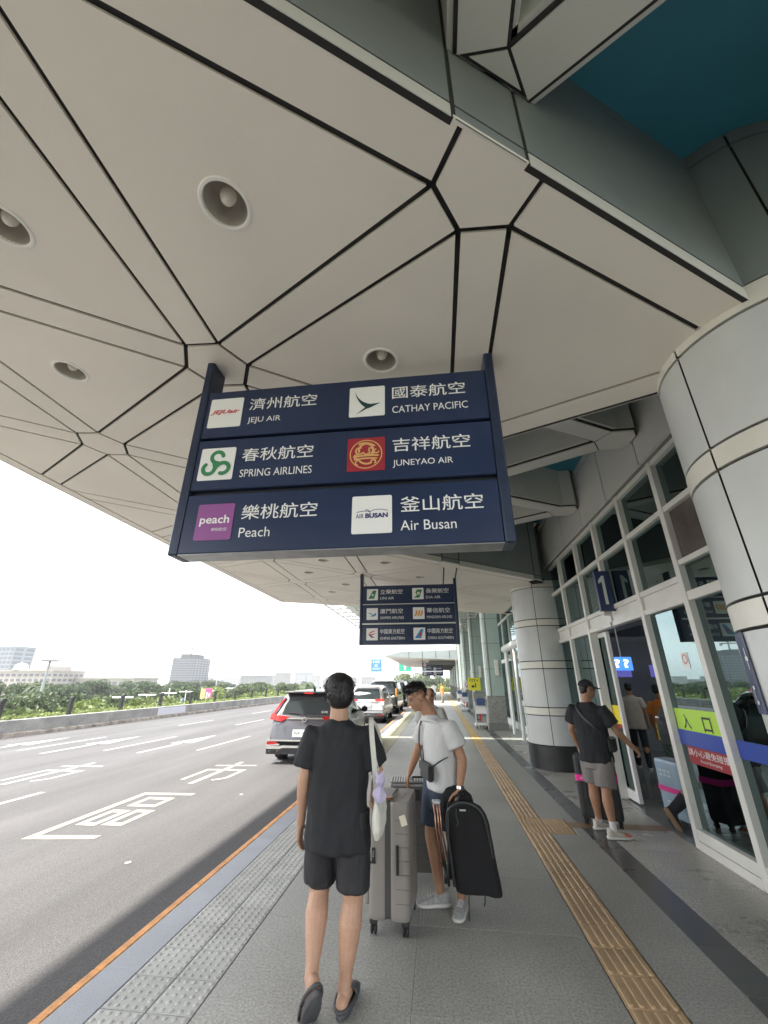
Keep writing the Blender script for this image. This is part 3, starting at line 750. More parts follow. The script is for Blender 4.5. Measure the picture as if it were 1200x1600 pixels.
# hall behind the glass
hall = thing('terminal_hall', 'dim terminal hall interior with dark walls and bright ceiling strips', 'building', (8, 7, 0), worldparts=True)
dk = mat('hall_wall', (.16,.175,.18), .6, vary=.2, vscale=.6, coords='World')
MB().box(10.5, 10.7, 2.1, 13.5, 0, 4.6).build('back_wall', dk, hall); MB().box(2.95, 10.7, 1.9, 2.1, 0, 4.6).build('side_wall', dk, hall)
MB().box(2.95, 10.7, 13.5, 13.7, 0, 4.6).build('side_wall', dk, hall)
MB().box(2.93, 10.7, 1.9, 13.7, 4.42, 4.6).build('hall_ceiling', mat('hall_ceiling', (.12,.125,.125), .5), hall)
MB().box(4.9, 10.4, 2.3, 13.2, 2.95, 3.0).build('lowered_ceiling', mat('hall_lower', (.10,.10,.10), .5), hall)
strip = mat('strip_light', (1,1,1), .5, emit=((.95,.98,1), 2.6))
for yy in (3.6, 5.5, 7.4, 9.3, 11.2): MB().box(5.2, 9.8, yy, yy+.07, 2.925, 2.948).build('strip_light', strip, hall)
for yy in (3.0, 6.5, 10.0): MB().box(3.6, 9.8, yy, yy+.10, 4.39, 4.415).build('strip_light', strip, hall)  # extra upper row of strips, added to brighten the upper panes
for yy in (4.5, 8.4, 12.0): MB().box(7.0, 7.35, yy, yy+.35, 0, 3.35).build('pillar', mat('hall_pillar', (.25,.27,.28), .4), hall)
for k, yy in enumerate((5.0, 7.2, 9.6, 11.5)): MB().bbox(9.2, 9.9, yy, yy+1.5, 0, 1.15, .02).build('counter', mat('counter_body', (.16,.17,.22), .35), hall)
scr = mat('screen_blue', (.02,.05,.2), .3, emit=((.03,.11,.45), .7)); scr2 = mat('screen_purple', (.05,.04,.2), .3, emit=((.05,.05,.2), .35))
s1 = MB().bbox(4.16, 4.60, 11.0, 11.06, 1.98, 2.28, .006).build('information_screen', scr, label='bright blue information screen hanging inside the hall behind the door', cat='screen')
text('?', MATS['screen_white'] if 'screen_white' in MATS else mat('screen_white', (.9,.9,.9), .5, emit=((1,1,1), .6)), s1, frontM(4.20, 2.04, 10.994), w=.12, h=.19, bold=.03)
text('?', MATS['screen_white'], s1, frontM(4.40, 2.04, 10.994), w=.12, h=.19, bold=.03)
MB().tube([(4.38, 11.03, 2.27), (4.38, 11.03, 3.36)], .015).build('hanger', frame_m, s1)
for k in range(3): MB().bbox(4.6+1.1*k, 5.2+1.1*k, 12.6, 12.66, 1.85, 2.15, .006).build('wall_screen', scr2, hall)
# inner vestibule band and partition
MB().box(4.6, 4.63, 7.0, 9.4, 1.02, 1.20).build('inner_safety_band', blue_b, hall)
for yy in (6.9, 9.4): MB().bbox(4.55, 4.68, yy, yy+.09, 0, 3.35, .004).build('inner_post', frame_m, hall)
MB().box(4.61, 4.622, 7.0, 9.4, .1, 1.01).build('inner_pane', glass, hall)
MB().bbox(3.3, 4.3, 6.3, 8.0, .0015, .012, .004).build('door_mat', mat('door_mat', (.035,.04,.045), .95, bump=.5, bscale=200), label='dark rubber mat on the floor just inside the sliding door', cat='mat')
# wall base stone between far column and door
MB().bbox(2.72, 2.86, 8.30, 10.6, 0, .30, .006).build('granite_sill', granite, fac)
# ------------------------------------------------------------------ hanging airline signs
navy = mat('sign_navy', (.016,.030,.078), .28, vary=.12, vscale=1.2, coords='World', spec=.5)
navy_e = mat('sign_edge', (.022,.034,.070), .32, .2, vary=.15, vscale=6, coords='World')
gapm = mat('sign_gap', (.012,.014,.02), .5); bright_rail = mat('sign_rail', (.72,.72,.66), .35, .3)
def circle_strip(pts, w, y, closed=False):     # flat ribbon along 2D points in the XZ plane at depth y
    b = MB(); n = len(pts); L = []
    for k in range(n):
        p0 = Vector(pts[(k-1) % n] if closed or k else pts[k]); p1 = Vector(pts[(k+1) % n] if closed or k < n-1 else pts[k])
        t = (p1 - p0); t = t.normalized() if t.length > 1e-9 else Vector((1, 0)); nn = Vector((-t.y, t.x)); ww = w[k] if isinstance(w, (list, tuple)) else w
        L.append((Vector(pts[k]) + nn*ww/2, Vector(pts[k]) - nn*ww/2))
    vs = []
    for a_, b_ in L: vs += [(a_.x, y, a_.y), (b_.x, y, b_.y)]
    fs = [(2*k, 2*k+1, 2*((k+1) % n)+1, 2*((k+1) % n)) for k in range(n if closed else n-1)]
    return b.add(vs, fs)
def rrect(x0, x1, z0, z1, r, y, d=.004, seg=5):
    pts = []
    for cx_, cz_, a0 in ((x1-r, z1-r, 0), (x0+r, z1-r, 90), (x0+r, z0+r, 180), (x1-r, z0+r, 270)):
        for k in range(seg+1): a_ = R_(a0 + 90*k/seg); pts.append((cx_ + r*math.cos(a_), y, cz_ + r*math.sin(a_)))
    return MB().prism(pts, (0, -d, 0))
def arc(cx_, cz_, r, a0, a1, n=14): return [(cx_ + r*math.cos(R_(a0+(a1-a0)*k/n)), cz_ + r*math.sin(R_(a0+(a1-a0)*k/n))) for k in range(n+1)]
def bez(p0, p1, p2, n=10): return [((1-t)**2*p0[0]+2*t*(1-t)*p1[0]+t*t*p2[0], (1-t)**2*p0[1]+2*t*(1-t)*p1[1]+t*t*p2[1]) for t in [k/n for k in range(n+1)]]
c_red = mat('logo_red', (.55,.02,.03), .4); c_green = mat('logo_green', (.035,.22,.09), .4); c_teal = mat('logo_dark_green', (.012,.05,.05), .4)
c_purple = mat('logo_purple', (.27,.075,.27), .35); c_crim = mat('logo_crimson', (.33,.022,.035), .4); c_gold = mat('logo_gold', (.72,.42,.16), .4)
c_navy = mat('logo_navy', (.03,.03,.16), .4); c_sky = mat('logo_sky', (.06,.26,.5), .4); c_orange = mat('logo_orange', (.70,.33,.06), .4); c_white = mat('logo_tile_white', (.80,.80,.77), .35)
class Logo:
    def __init__(s, par, x, z, y): s.p, s.x, s.z, s.y, s.k = par, x, z, y, 0; s.S = .27
    def P(s, pts): return [(s.x + s.S*u, s.z + s.S*v) for u, v in pts]
    def dep(s): s.k += 1; return s.y - .0052 - .0006*s.k
    def strip(s, pts, w, m, closed=False): 
        ww = [q*s.S for q in w] if isinstance(w, (list, tuple)) else w*s.S
        circle_strip(s.P(pts), ww, s.dep(), closed).build('logo_mark', m, s.p, fix=False)
    def fill(s, pts, m): y = s.dep(); b = MB(); b.add([(a_, y, b_) for a_, b_ in s.P(pts)], [tuple(range(len(pts)))]); b.build('logo_mark', m, s.p, fix=False)
    def text(s, t, u, v, w, h, m, bold=0., shear=0.): text(t, m, s.p, frontM(s.x+s.S*u, s.z+s.S*v, s.dep()), w=w*s.S, h=h*s.S, bold=bold, shear=shear, name='logo_lettering')
def lg_jeju(g): g.text('JEJUair', .05, .43, .88, .17, c_red, .03, .3)
def lg_spring(g):
    for a0 in (90, 210, 330):
        ca, sa = math.cos(R_(a0)), math.sin(R_(a0))
        c = (.5 + .235*ca, .47 + .235*sa)
        pts = [(.5, .47)] + [(c[0] + .165*math.cos(R_(a0 + d)), c[1] + .165*math.sin(R_(a0 + d))) for d in range(128, -91, -16)]
        g.strip(pts, [.14] + [.115]*(len(pts)-1), c_green)
        e_ = pts[-1]; g.fill([(e_[0]+.0575*math.cos(R_(t)), e_[1]+.0575*math.sin(R_(t))) for t in range(0, 360, 30)], c_green)
    g.fill([(.5+.11*math.cos(R_(t)), .47+.11*math.sin(R_(t))) for t in range(0, 360, 20)], c_green)
def lg_peach(g): g.text('peach', .1, .38, .8, .3, wht_l, .015); g.text('樂桃航空', .45, .24, .42, .09, wht_l)
def lg_cathay(g):
    u = bez((.15,.86), (.24,.50), (.55,.40), 10) ; l_ = bez((.86,.44), (.52,.32), (.15,.86), 14)
    g.fill([(.15,.86)] + bez((.15,.86), (.27,.48), (.60,.40), 8)[1:] + [(.88,.42), (.62,.29)] + bez((.52,.25), (.24,.42), (.15,.86), 8)[:-1], c_teal)
    g.fill([(.88,.42), (.55,.28), (.20,.08), (.42,.27), (.60,.40)], c_teal)
def lg_june(g):
    g.strip([(.5+.42*math.cos(R_(t)), .5+.42*math.sin(R_(t))) for t in range(0, 360, 10)], .028, c_gold, True)
    for pts, w in ((arc(.5,.62,.19,-40,200), .055), (arc(.33,.60,.10,60,330), .045), (bez((.16,.42),(.5,.47),(.84,.44)), .05), (bez((.18,.34),(.5,.39),(.80,.35)), .045), (arc(.62,.57,.10,-150,120), .045),
        (arc(.30,.24,.07,0,260), .04), (bez((.34,.28),(.5,.14),(.66,.24)), .05), (arc(.70,.25,.06,-60,220), .04), (bez((.30,.78),(.5,.90),(.74,.72)), .05), (arc(.52,.55,.08,180,420), .04), (arc(.24,.42,.05,0,300), .035), (arc(.78,.56,.06,90,360), .035)):
        g.strip(pts, w, c_gold)
def lg_busan(g):
    g.text('AIR', .10, .40, .20, .12, c_navy); g.text('BUSAN', .34, .40, .56, .13, c_navy, .045)
    g.strip(bez((.12,.56),(.36,.62),(.45,.56)) + bez((.45,.56),(.62,.68),(.90,.58)), .014, c_navy); g.strip(bez((.34,.62),(.42,.64),(.46,.54)), .016, c_navy)
def lg_uni(g):
    g.fill([(.14,.14),(.66,.14),(.86,.86),(.55,.86)], c_green); g.fill([(.5,.62),(.58,.50),(.70,.47),(.58,.44),(.5,.30),(.48,.44),(.36,.47),(.48,.50)], wht_l)
def lg_eva(g):
    g.fill([(.12,.14),(.62,.14),(.90,.86),(.42,.86),(.28,.60),(.42,.36)], c_green); g.fill([(.55+.13*math.cos(R_(t)), .52+.13*math.sin(R_(t))) for t in range(0,360,30)], wht_l); g.fill([(.55+.07*math.cos(R_(t)), .52+.07*math.sin(R_(t))) for t in range(0,360,40)], c_orange)
def lg_xia(g):
    g.fill([(.14,.62)] + bez((.14,.62),(.46,.58),(.52,.40)) + [(.86,.62), (.82,.36), (.58,.26), (.30,.30), (.50,.36)], c_sky)
def lg_man(g):
    for k in range(3): g.fill([(.12+.24*k,.30), (.22+.24*k,.22), (.42+.24*k,.50), (.36+.24*k,.76), (.22+.24*k,.72), (.26+.24*k,.52)], c_orange)
def lg_eastern(g):
    g.fill([(.84,.80)] + bez((.84,.80),(.30,.78),(.20,.48))[1:] + bez((.20,.48),(.40,.62),(.84,.80))[1:-1], c_red)
    g.fill([(.16,.50),(.40,.50),(.86,.60),(.52,.42),(.34,.40)], c_red); g.fill([(.20,.46),(.34,.44),(.74,.22),(.44,.22)], c_navy)
def lg_south(g):
    g.fill([(.10,.14),(.64,.14),(.88,.88),(.62,.88)], c_sky); g.fill([(.56,.60),(.66,.58),(.70,.44),(.60,.28),(.50,.44)], c_red)
ROWS = [(3.45, 3.882), (3.003, 3.424), (2.525, 2.963)]
LOGOZ = [3.536, 3.078, 2.614]
def hanging_sign(Y, rows, label, rails, ceiling=True, zoff=0.):
    s = thing('hanging_sign', label, 'sign', (-.65, Y, 2.5), worldparts=True, group='navy airline signs hung from the canopy')
    D = .17
    for x0, x1 in ((-1.80, -1.735), (.452, .518)):
        MB().bbox(x0, x1, Y - .012, Y + D + .012, 2.515, cz((x0+x1)/2) + .02, .010).build('post', navy_e, s, smooth=30)
    MB().box(-1.734, .451, Y+.05, Y+D-.03, 2.545, 3.86).build('core_box', gapm, s)
    MB().bbox(-1.734, .451, Y+.004, Y+D, 2.516, 2.5245, .002).build('bottom_plate', mat('sign_bottom', (.30,.31,.31), .3, .4, vary=.3, vscale=5, coords='World'), s)
    for k, (z0, z1) in enumerate(ROWS):
        pn = MB().bbox(-1.733, .450, Y, Y + D, z0, z1, .006).build('panel', navy, s)
        if rails and k < 2: MB().bbox(-1.733, .450, Y-.004, Y+.05, ROWS[k+1][1]+.006, z0-.004, .003).build('rail', bright_rail, s)
        for (lx, zh, en, lg, tile, ew) in rows[k]:
            lz = LOGOZ[k]
            rrect(lx, lx+.27, lz, lz+.27, .012 if tile is not c_crim else .006, Y-.0005).build('logo_tile', tile, pn)
            lg(Logo(pn, lx, lz, Y))
            text(zh, wht_l, pn, frontM(lx+.325, lz+.140, Y-.002), w=.14*len(zh)-.02 if len(zh) < 5 else .57, h=.112, bold=.004)
            text(en, wht_l, pn, frontM(lx+.325, lz+.012, Y-.002), w=ew, h=.062 if en.isupper() else .07)
    return s
hanging_sign(2.47, [
    [(-1.695, '濟州航空', 'JEJU AIR', lg_jeju, c_white, .265), (-.572, '國泰航空', 'CATHAY PACIFIC', lg_cathay, c_white, .55)],
    [(-1.692, '春秋航空', 'SPRING AIRLINES', lg_spring, c_white, .54), (-.572, '吉祥航空', 'JUNEYAO AIR', lg_june, c_crim, .415)],
    [(-1.632, '樂桃航空', 'Peach', lg_peach, c_purple, .22), (-.525, '釜山航空', 'Air Busan', lg_busan, c_white, .36)]],
    'large navy hanging sign with six airline logos nearest the big column', False)
hanging_sign(9.72, [
    [(-1.63, '立榮航空', 'UNI AIR', lg_uni, c_white, .33), (-.535, '長榮航空', 'EVA AIR', lg_eva, c_white, .34)],
    [(-1.63, '廈門航空', 'XIAMEN AIRLINES', lg_xia, c_white, .56), (-.53, '華信航空', 'MANDARIN AIRLINES', lg_man, c_white, .58)],
    [(-1.63, '中國東方航空', 'CHINA EASTERN', lg_eastern, c_white, .57), (-.53, '中國南方航空', 'CHINA SOUTHERN', lg_south, c_white, .58)]],
    'navy hanging sign with silver rails and tail-fin logos beyond the first sign', True)
# ------------------------------------------------------------------ terminal beyond the first canopy
green_p = mat('green_cladding', (.40,.50,.46), .25, vary=.06, vscale=2, coords='World'); green_w = mat('pale_pilaster', (.62,.68,.65), .3, vary=.05, vscale=2, coords='World')
speck = mat('speckled_granite', (.27,.27,.25), .5, vary=.2, vscale=2, coords='World', fine=.6, fscale=40)
greyb = mat('grey_plinth', (.20,.20,.19), .5)
lampw = mat('lamp_box', (.78,.76,.68), .4)
proto = None
for k in range(9):
    y = 18.05 + 7.25 * k
    if proto is None:
        c = proto = thing('clad_column', 'x', 'column', (2.2, y, 0), group='green clad square columns with granite bases')
        MB().box(-.30, .36, .03, .66, 0, 6.2).build('core', greyb, c)
        MB().bbox(-.36, .38, 0, .70, 0, .25, .01).build('plinth', greyb, c)
        MB().bbox(-.34, .37, .01, .68, .255, 1.20, .006).build('granite_base', speck, c)
        for z0, z1 in ((1.225, 2.21), (2.23, 3.2), (3.22, 4.2), (4.22, 5.2), (5.22, 6.2)):
            MB().bbox(-.12, .36, .02, .66, z0, z1, .004).build('cladding_panel', green_p, c)
            MB().lathe([(.10, z0), (.118, z0), (.118, z1), (.10, z1)], (-.235, .13, 0), seg=20).build('pilaster_panel', green_w, c, smooth=50)
        lb_ = MB().bbox(.07, .21, -.07, .02, 1.97, 2.57, .006).build('wall_lamp', lampw, c)
    else: c = copy_tree(proto, (2.2, y, 0))
    c['label'] = ['green clad column with granite base nearest beyond the round columns, wall lamp on front', 'green clad column next to the yellow notice, beyond the granite one', 'green clad column carrying the white prohibition notice'][k] if k < 3 else 'distant green clad column in the far row along the terminal'
# glazed wall behind those columns
far_fac = thing('far_glass_wall', 'pale framed glass wall running behind the green clad columns', 'building', (3.1, 40, 0), worldparts=True)
steel_w = mat('white_steel', (.74,.75,.72), .4, vary=.05, vscale=3, coords='World')
y = 11.0
while y < 80:
    MB().bbox(3.02, 3.14, y-.05, y+.05, 0, 6.2, .005).build('mullion', steel_w, far_fac)
    pane_ = MB().box(3.07, 3.08, y+.055, y+1.795, .25, 6.2).build('pane', glass, far_fac); y += 1.85
for z0, z1 in ((.0, .24), (2.55, 2.70), (4.3, 4.4)): MB().bbox(3.03, 3.13, 10.9, 80, z0, z1, .004).build('transom', steel_w, far_fac)
MB().box(3.3, 3.4, 13.8, 80, 0, 6.3).build('inner_wall', mat('inner_pale', (.22,.24,.25), .6, vary=.3, vscale=.4, coords='World'), far_fac)
for z in (2.92,): MB().tube([(2.62, 10.7, z), (2.62, 17.4, z)], .13, 16).build('round_tube_beam', steel_w, far_fac, smooth=40)
for yy in (11.6, 13.4, 15.2, 17.0):
    MB().tube([(2.62, yy, 0.0), (2.62, yy, 2.9)], .06, 12).build('tube_post', steel_w, far_fac, smooth=40)
    MB().bbox(2.70, 3.0, yy-.04, yy+.04, 2.55, 2.70, .004).build('tube_bracket', steel_w, far_fac)
rope = MB().tube([(2.62, 11.6, 1.02), (2.62, 12.5, .97), (2.62, 13.4, 1.02)], .03, 8).build('barrier_tape', mat('red_tape', (.6,.10,.08), .6), label='red barrier tape tied between the white tube posts', cat='tape')
# white space-frame roof
tr = thing('space_frame_roof', 'white steel space-frame roof beyond the panelled canopy', 'roof', (-1.5, 25, 5.6), worldparts=True)
b = MB(); pitch = 1.3; nx, ny = 6, 16; x0, y0 = -5.5, 14.9; zl, zt = 5.3, 6.2
for i in range(nx+1):
    b.tube([(x0+pitch*i, y0, zl), (x0+pitch*i, y0+pitch*ny, zl)], .035, 6)
    b.tube([(x0+pitch*(i-.5), y0, zt), (x0+pitch*(i-.5), y0+pitch*ny, zt)], .035, 6)
for j in range(ny+1):
    b.tube([(x0, y0+pitch*j, zl), (x0+pitch*nx, y0+pitch*j, zl)], .035, 6)
b.build('chord_bars', steel_w, tr, smooth=40)
b = MB()
for i in range(nx+1):
    for j in range(ny):
        for dx in (-.5, .5): b.tube([(x0+pitch*i, y0+pitch*j, zl), (x0+pitch*(i+dx), y0+pitch*(j+.5), zt)], .022, 5)
        for dx in (-.5, .5): b.tube([(x0+pitch*i, y0+pitch*(j+1), zl), (x0+pitch*(i+dx), y0+pitch*(j+.5), zt)], .022, 5)
b.build('web_bars', steel_w, tr, smooth=40, kind='stuff')
MB().box(x0-.3, 3.2, y0, y0+pitch*ny, zt+.05, zt+.09).build('roof_sheet', mat('translucent_sheet', (.66,.70,.64), .5, vary=.05), tr)
MB().box(2.0, 3.3, 36, 80, 6.2, 6.3).build('roof_edge', steel_w, tr)
# far canopy with its own sign
fc = thing('far_canopy', 'distant grey wedge canopy with a panelled front beyond the space frame', 'canopy', (-1.8, 60, 4.2), worldparts=True)
MB().prism([(-5.6,45,4.27),(-3.9,45,4.12),(2.4,45,3.85),(2.4,45,4.85),(-3.9,45,4.68)], (0,.1,0)).build('front_fascia', mat('grey_fascia', (.33,.37,.36), .45, vary=.05, vscale=.5, coords='World'), fc)
for xx in (-3.0, -1.6, -.2, 1.2): MB().box(xx-.02, xx+.02, 44.985, 44.999, 4.02, 4.72).build('fascia_joint', black_m, fc)
MB().prism([(-5.6,45.1,4.27),(2.4,45.1,3.86),(2.4,78,3.86),(-5.6,78,4.27)], (0,0,.2)).build('soffit', panel_m, fc)
for k in range(6): MB().bbox(-1.0, 2.6, 47.5+4.2*k, 48.1+4.2*k, 3.45, 3.9, .01).build('soffit_beam', mat('dark_beam', (.10,.10,.10), .6), fc)
s3 = thing('hanging_sign', 'small distant navy hanging sign under the far wedge canopy', 'sign', (-.6, 49, 2.5), worldparts=True, group='navy airline signs hung from the canopy')
for x0_, x1_ in ((-1.80, -1.735), (.452, .518)): MB().bbox(x0_, x1_, 49, 49.18, 2.35, 4.1, .01).build('post', navy_e, s3)
for k, (z0, z1) in enumerate(ROWS):
    pn = MB().bbox(-1.733, .450, 49, 49.17, z0-.13, z1-.13, .006).build('panel', navy, s3)
    for j, lx in enumerate((-1.63, -.53)):
        if k == 0 and j == 1: continue
        rrect(lx, lx+.27, LOGOZ[k]-.13, LOGOZ[k]+.14, .012, 48.9995).build('logo_tile', c_white, pn)
        rrect(lx+.06, lx+.21, LOGOZ[k]-.06, LOGOZ[k]+.06, .012, 48.994).build('logo_mark', (c_red, c_sky, c_crim)[k] if j == 0 else c_navy, pn)
        marks(4, wht_l, pn, frontM(lx+.325, LOGOZ[k]+.01, 48.997), w=.54, h=.112, bold=.01)
# notices on the far columns
ny_ = thing('yellow_notice', 'yellow notice with black pictogram fixed to a green clad column', 'notice', (1.72, 25.2, 1.3), worldparts=True)
MB().bbox(1.62, 2.30, 25.18, 25.22, 1.30, 1.96, .004).build('panel', mat('yellow_board', (.83,.76,.05), .45), ny_)
marks(4, blk, ny_, frontM(1.70, 1.76, 25.177), w=.5, h=.11, bold=.01); MB().box(1.80, 1.95, 25.172, 25.178, 1.45, 1.56).build('pictogram', blk, ny_); MB().box(2.0, 2.05, 25.172, 25.178, 1.45, 1.68).build('pictogram', blk, ny_)
nn2 = thing('smoking_notice', 'white prohibition notice on a distant green clad column', 'notice', (2.0, 32.4, 1.3), worldparts=True)
MB().bbox(1.80, 2.32, 32.42, 32.46, 1.28, 1.80, .004).build('panel', wht, nn2)
rg2 = MB().lathe([(.15, 0), (.185, 0)], seg=28); rg2.xf(Matrix.Translation((2.06, 32.415, 1.54)) @ Matrix.Rotation(R_(90), 4, 'X')); rg2.build('ring', mat('red_print', (.6,.03,.03), .5), nn2, fix=False)
MB().prism([(1.95,32.412,1.42),(1.98,32.412,1.39),(2.17,32.412,1.66),(2.14,32.412,1.69)], (0,-.002,0)).build('bar', mat('red_print', (.6,.03,.03), .5), nn2)
# luggage trolleys stacked against a column
tb = mat('trolley_blue', (.05,.09,.22), .5)
def trolley(x, y, label):
    t = thing('luggage_trolley', label, 'trolley', (x, y, 0), group='luggage trolleys parked by the green columns')
    for sx in (-.22, .22): MB().tube([(sx, .5, .12), (sx, -.35, .12), (sx, -.42, .2), (sx, -.36, 1.0), (sx, -.46, 1.02)], .018, 8).build('side_tube', steel_w, t, smooth=40)
    MB().tube([(-.22, -.46, 1.02), (.22, -.46, 1.02)], .02, 8).build('push_bar', tb, t, smooth=40)
    MB().bbox(-.22, .22, -.40, .5, .14, .17, .005).build('deck', steel_w, t); MB().bbox(-.2, .2, -.38, -.34, .55, .85, .006).build('advert_panel', wht, t)
    MB().bbox(-.16, .16, -.48, -.36, .86, 1.12, .01).build('brake_box', tb, t); MB().bbox(-.06, .0, -.385, -.381, .3, .54, .001).build('red_strip', mat('red_print', (.6,.03,.03), .5), t)
    for sx, sy in ((-.2, -.3), (.2, -.3), (0, .42)): MB().lathe([(.001,-.015),(.055,-.015),(.06,0),(.055,.015),(.001,.015)], (sx, sy, .06), seg=16, axis='x').build('wheel', blk, t, smooth=40)
trolley(1.62, 18.9, 'luggage trolley with navy brake box parked by the nearest green column')
trolley(1.6, 29.6, 'distant luggage trolley parked between the green columns'); trolley(1.62, 37.0, 'farthest luggage trolley by the green column row')

# ------------------------------------------------------------------ parapet, posts, hedge
conc = mat('parapet_concrete', (.30,.295,.28), .85, vary=.28, vscale=1.2, coords='World', bump=.3, bscale=25, fine=.2, fscale=30)
stain = mat('stained_plinth', (.30,.26,.22), .9, vary=.6, vscale=2.5, coords='World', bump=.4, bscale=20, detail=8)
par = thing('parapet', 'long weathered concrete parapet along the far side of the road', 'wall', (-15.9, 30, -.14), worldparts=True)
y = -10
while y < 200:
    L = 6.0; MB().bbox(-16.0, -15.75, y+.008, y+L-.008, -.02, .42, .015).build('concrete_segment', conc, par); y += L
b = MB(); ys_ = [-10 + 1.5*k for k in range(140)]
for y0_, y1_ in zip(ys_[:-1], ys_[1:]):
    w0 = -15.60 + random.uniform(-.03, .03); b.prism([(-15.76,y0_,-.14),(w0,y0_,-.14),(w0-.02,y0_,-.03+random.uniform(-.02,.02)),(-15.76,y0_,0)], (0, y1_-y0_, 0))
b.build('stained_kerb', stain, par)
nt_ = MB().bbox(-15.745, -15.725, 23.6, 26.3, .0, .36, .003).build('parapet_notice', mat('pale_notice', (.62,.62,.68), .6), label='pale blank notice board fixed on the concrete parapet', cat='notice')
post_m = mat('post_black', (.03,.03,.032), .5)
pm = MB(); pm.bbox(-.06, .06, -.09, .09, -.6, .78, .008); pm.bbox(-.05, .11, -.08, .08, .70, .82, .008); pm = pm.mesh('fence_post', post_m)
for k in range(30):
    o = link('fence_post', pm, loc=(-16.28, 14.9 + 3.18*k, .33), label='black steel post rising from the hedge behind the parapet', cat='post', group='black posts behind the parapet')
deck = MB().box(-18.2, -15.99, -10, 200, -1.2, -.05).build('planter_deck', conc, kind='structure')

def leaf_mat(name, col, col2, tr=.25):
    m = bpy.data.materials.new(name); m.use_nodes = True; n, l = m.node_tree.nodes, m.node_tree.links
    b_ = n['Principled BSDF']; b_.inputs['Roughness'].default_value = .55; b_.inputs['Specular IOR Level'].default_value = .3
    oi = n.new("ShaderNodeObjectInfo"); t = n.new("ShaderNodeTexNoise"); t.inputs['Scale'].default_value = .9; g_ = n.new("ShaderNodeNewGeometry"); l.new(g_.outputs['Position'], t.inputs['Vector'])
    ad = n.new("ShaderNodeMath"); ad.operation = 'MULTIPLY_ADD'; l.new(oi.outputs['Random'], ad.inputs[0]); ad.inputs[1].default_value = .5; l.new(t.outputs['Fac'], ad.inputs[2])
    rp = n.new("ShaderNodeValToRGB"); rp.color_ramp.elements[0].position = .35; rp.color_ramp.elements[1].position = 1.0; rp.color_ramp.elements[0].color = (*col, 1); rp.color_ramp.elements[1].color = (*col2, 1)
    l.new(ad.outputs[0], rp.inputs['Fac']); l.new(rp.outputs['Color'], b_.inputs['Base Color'])
    td = n.new("ShaderNodeBsdfTranslucent"); l.new(rp.outputs['Color'], td.inputs['Color'])
    mxs = n.new("ShaderNodeMixShader"); mxs.inputs[0].default_value = tr; l.new(b_.outputs[0], mxs.inputs[1]); l.new(td.outputs[0], mxs.inputs[2]); l.new(mxs.outputs[0], n['Material Output'].inputs['Surface'])
    return m
leaf_d = leaf_mat('leaves_dark', (.045,.075,.038), (.095,.13,.062)); leaf_l = leaf_mat('leaves_light', (.085,.125,.045), (.17,.21,.08)); leaf_y = leaf_mat('leaves_lime', (.12,.165,.045), (.23,.28,.09))
bark = mat('bark', (.10,.08,.06), .9, vary=.3, vscale=5, bump=.5, bscale=20)
def leaves(b, c, rad, n, s, rng, flat=.0):
    for _ in range(n):
        while True:
            v = Vector((rng.uniform(-1,1), rng.uniform(-1,1), rng.uniform(-1,1)))
            if .25 < v.length < 1: break
        v = v.normalized() * (v.length ** .5)
        p = Vector(c) + Vector((v.x*rad[0], v.y*rad[1], v.z*rad[2]))
        u = Vector((rng.uniform(-1,1), rng.uniform(-1,1), rng.uniform(-.6,.6))).normalized(); w = u.cross(Vector((rng.uniform(-1,1), rng.uniform(-1,1), rng.uniform(-1,1)))).normalized()
        k = s * rng.uniform(.6, 1.3)
        b.add([p - u*k, p + w*k*.42, p + u*k, p - w*k*.42], [(0,1,2,3)])
def make_crown(seed, R, Hh, nl, s):
    rng = random.Random(seed); b = MB(); t = MB()
    t.tube([(0,0,0), (.05*R,0,Hh*.35), (0,.04*R,Hh*.6), (0,0,Hh*.85)], [.07*R,.06*R,.045*R,.02*R], 8)
    for k in range(13):
        a_ = rng.uniform(0, 6.28); rr = R * rng.uniform(.2, .75); z = Hh * rng.uniform(.5, .92)
        c = (rr*math.cos(a_), rr*math.sin(a_), z); q = R * rng.uniform(.26, .46)
        t.tube([(0,0,Hh*rng.uniform(.35,.6)), (c[0]*.5,c[1]*.5,z*.86), c], [.035*R,.02*R,.008*R], 6)
        leaves(b, c, (q, q, q*.72), nl // 13, s, rng)
    return b.mesh('crown', None, fix=False), t.mesh('trunk', bark, smooth=40)
kinds = []
for k in range(6):
    cm, tm = make_crown(20+k, 2.6, 6.6, 3400, .20); cm.materials.append(leaf_d if k < 3 else (leaf_l if k < 5 else leaf_y)); kinds.append((cm, tm))
rng = random.Random(3)
def tree(x, y, top, k, label, group, w=1.):
    h = (top + 7) / 6.9
    t = thing('tree', label, 'tree', (x, y, -7), rng.uniform(0, 6.28), group); t.scale = (w, w, h)
    link('crown', kinds[k][0], t); link('trunk', kinds[k][1], t)
for k in range(24):
    tree(-19.9 - rng.uniform(0, 1.6), 10 + 3.3*k + rng.uniform(-.5,.5), .85 + rng.uniform(-.45, .35), 3 + (k*7) % 3, 'light green bushy tree just behind the parapet posts', 'light green trees along the parapet', .95)
for k in range(34):
    yy = 14 + 4.0*k; tree(-26 - rng.uniform(0, 12) - yy*.12, yy + rng.uniform(-2, 2), .55 + rng.uniform(-.7, .9) + .006*yy, (k*5) % 6 if k % 3 else (k % 3), 'rounded green tree in the middle belt beyond the parapet', 'green trees of the middle belt', 1.2)
for k in range(40):
    yy = 30 + 5.2*k; tree(-48 - rng.uniform(0, 25) - yy*.25, yy + rng.uniform(-2, 2), 1.3 + rng.uniform(-.8, 1.1) + .004*yy, (k*3) % 3, 'dark green tree in the far belt below the skyline', 'dark trees of the far belt', 1.5)
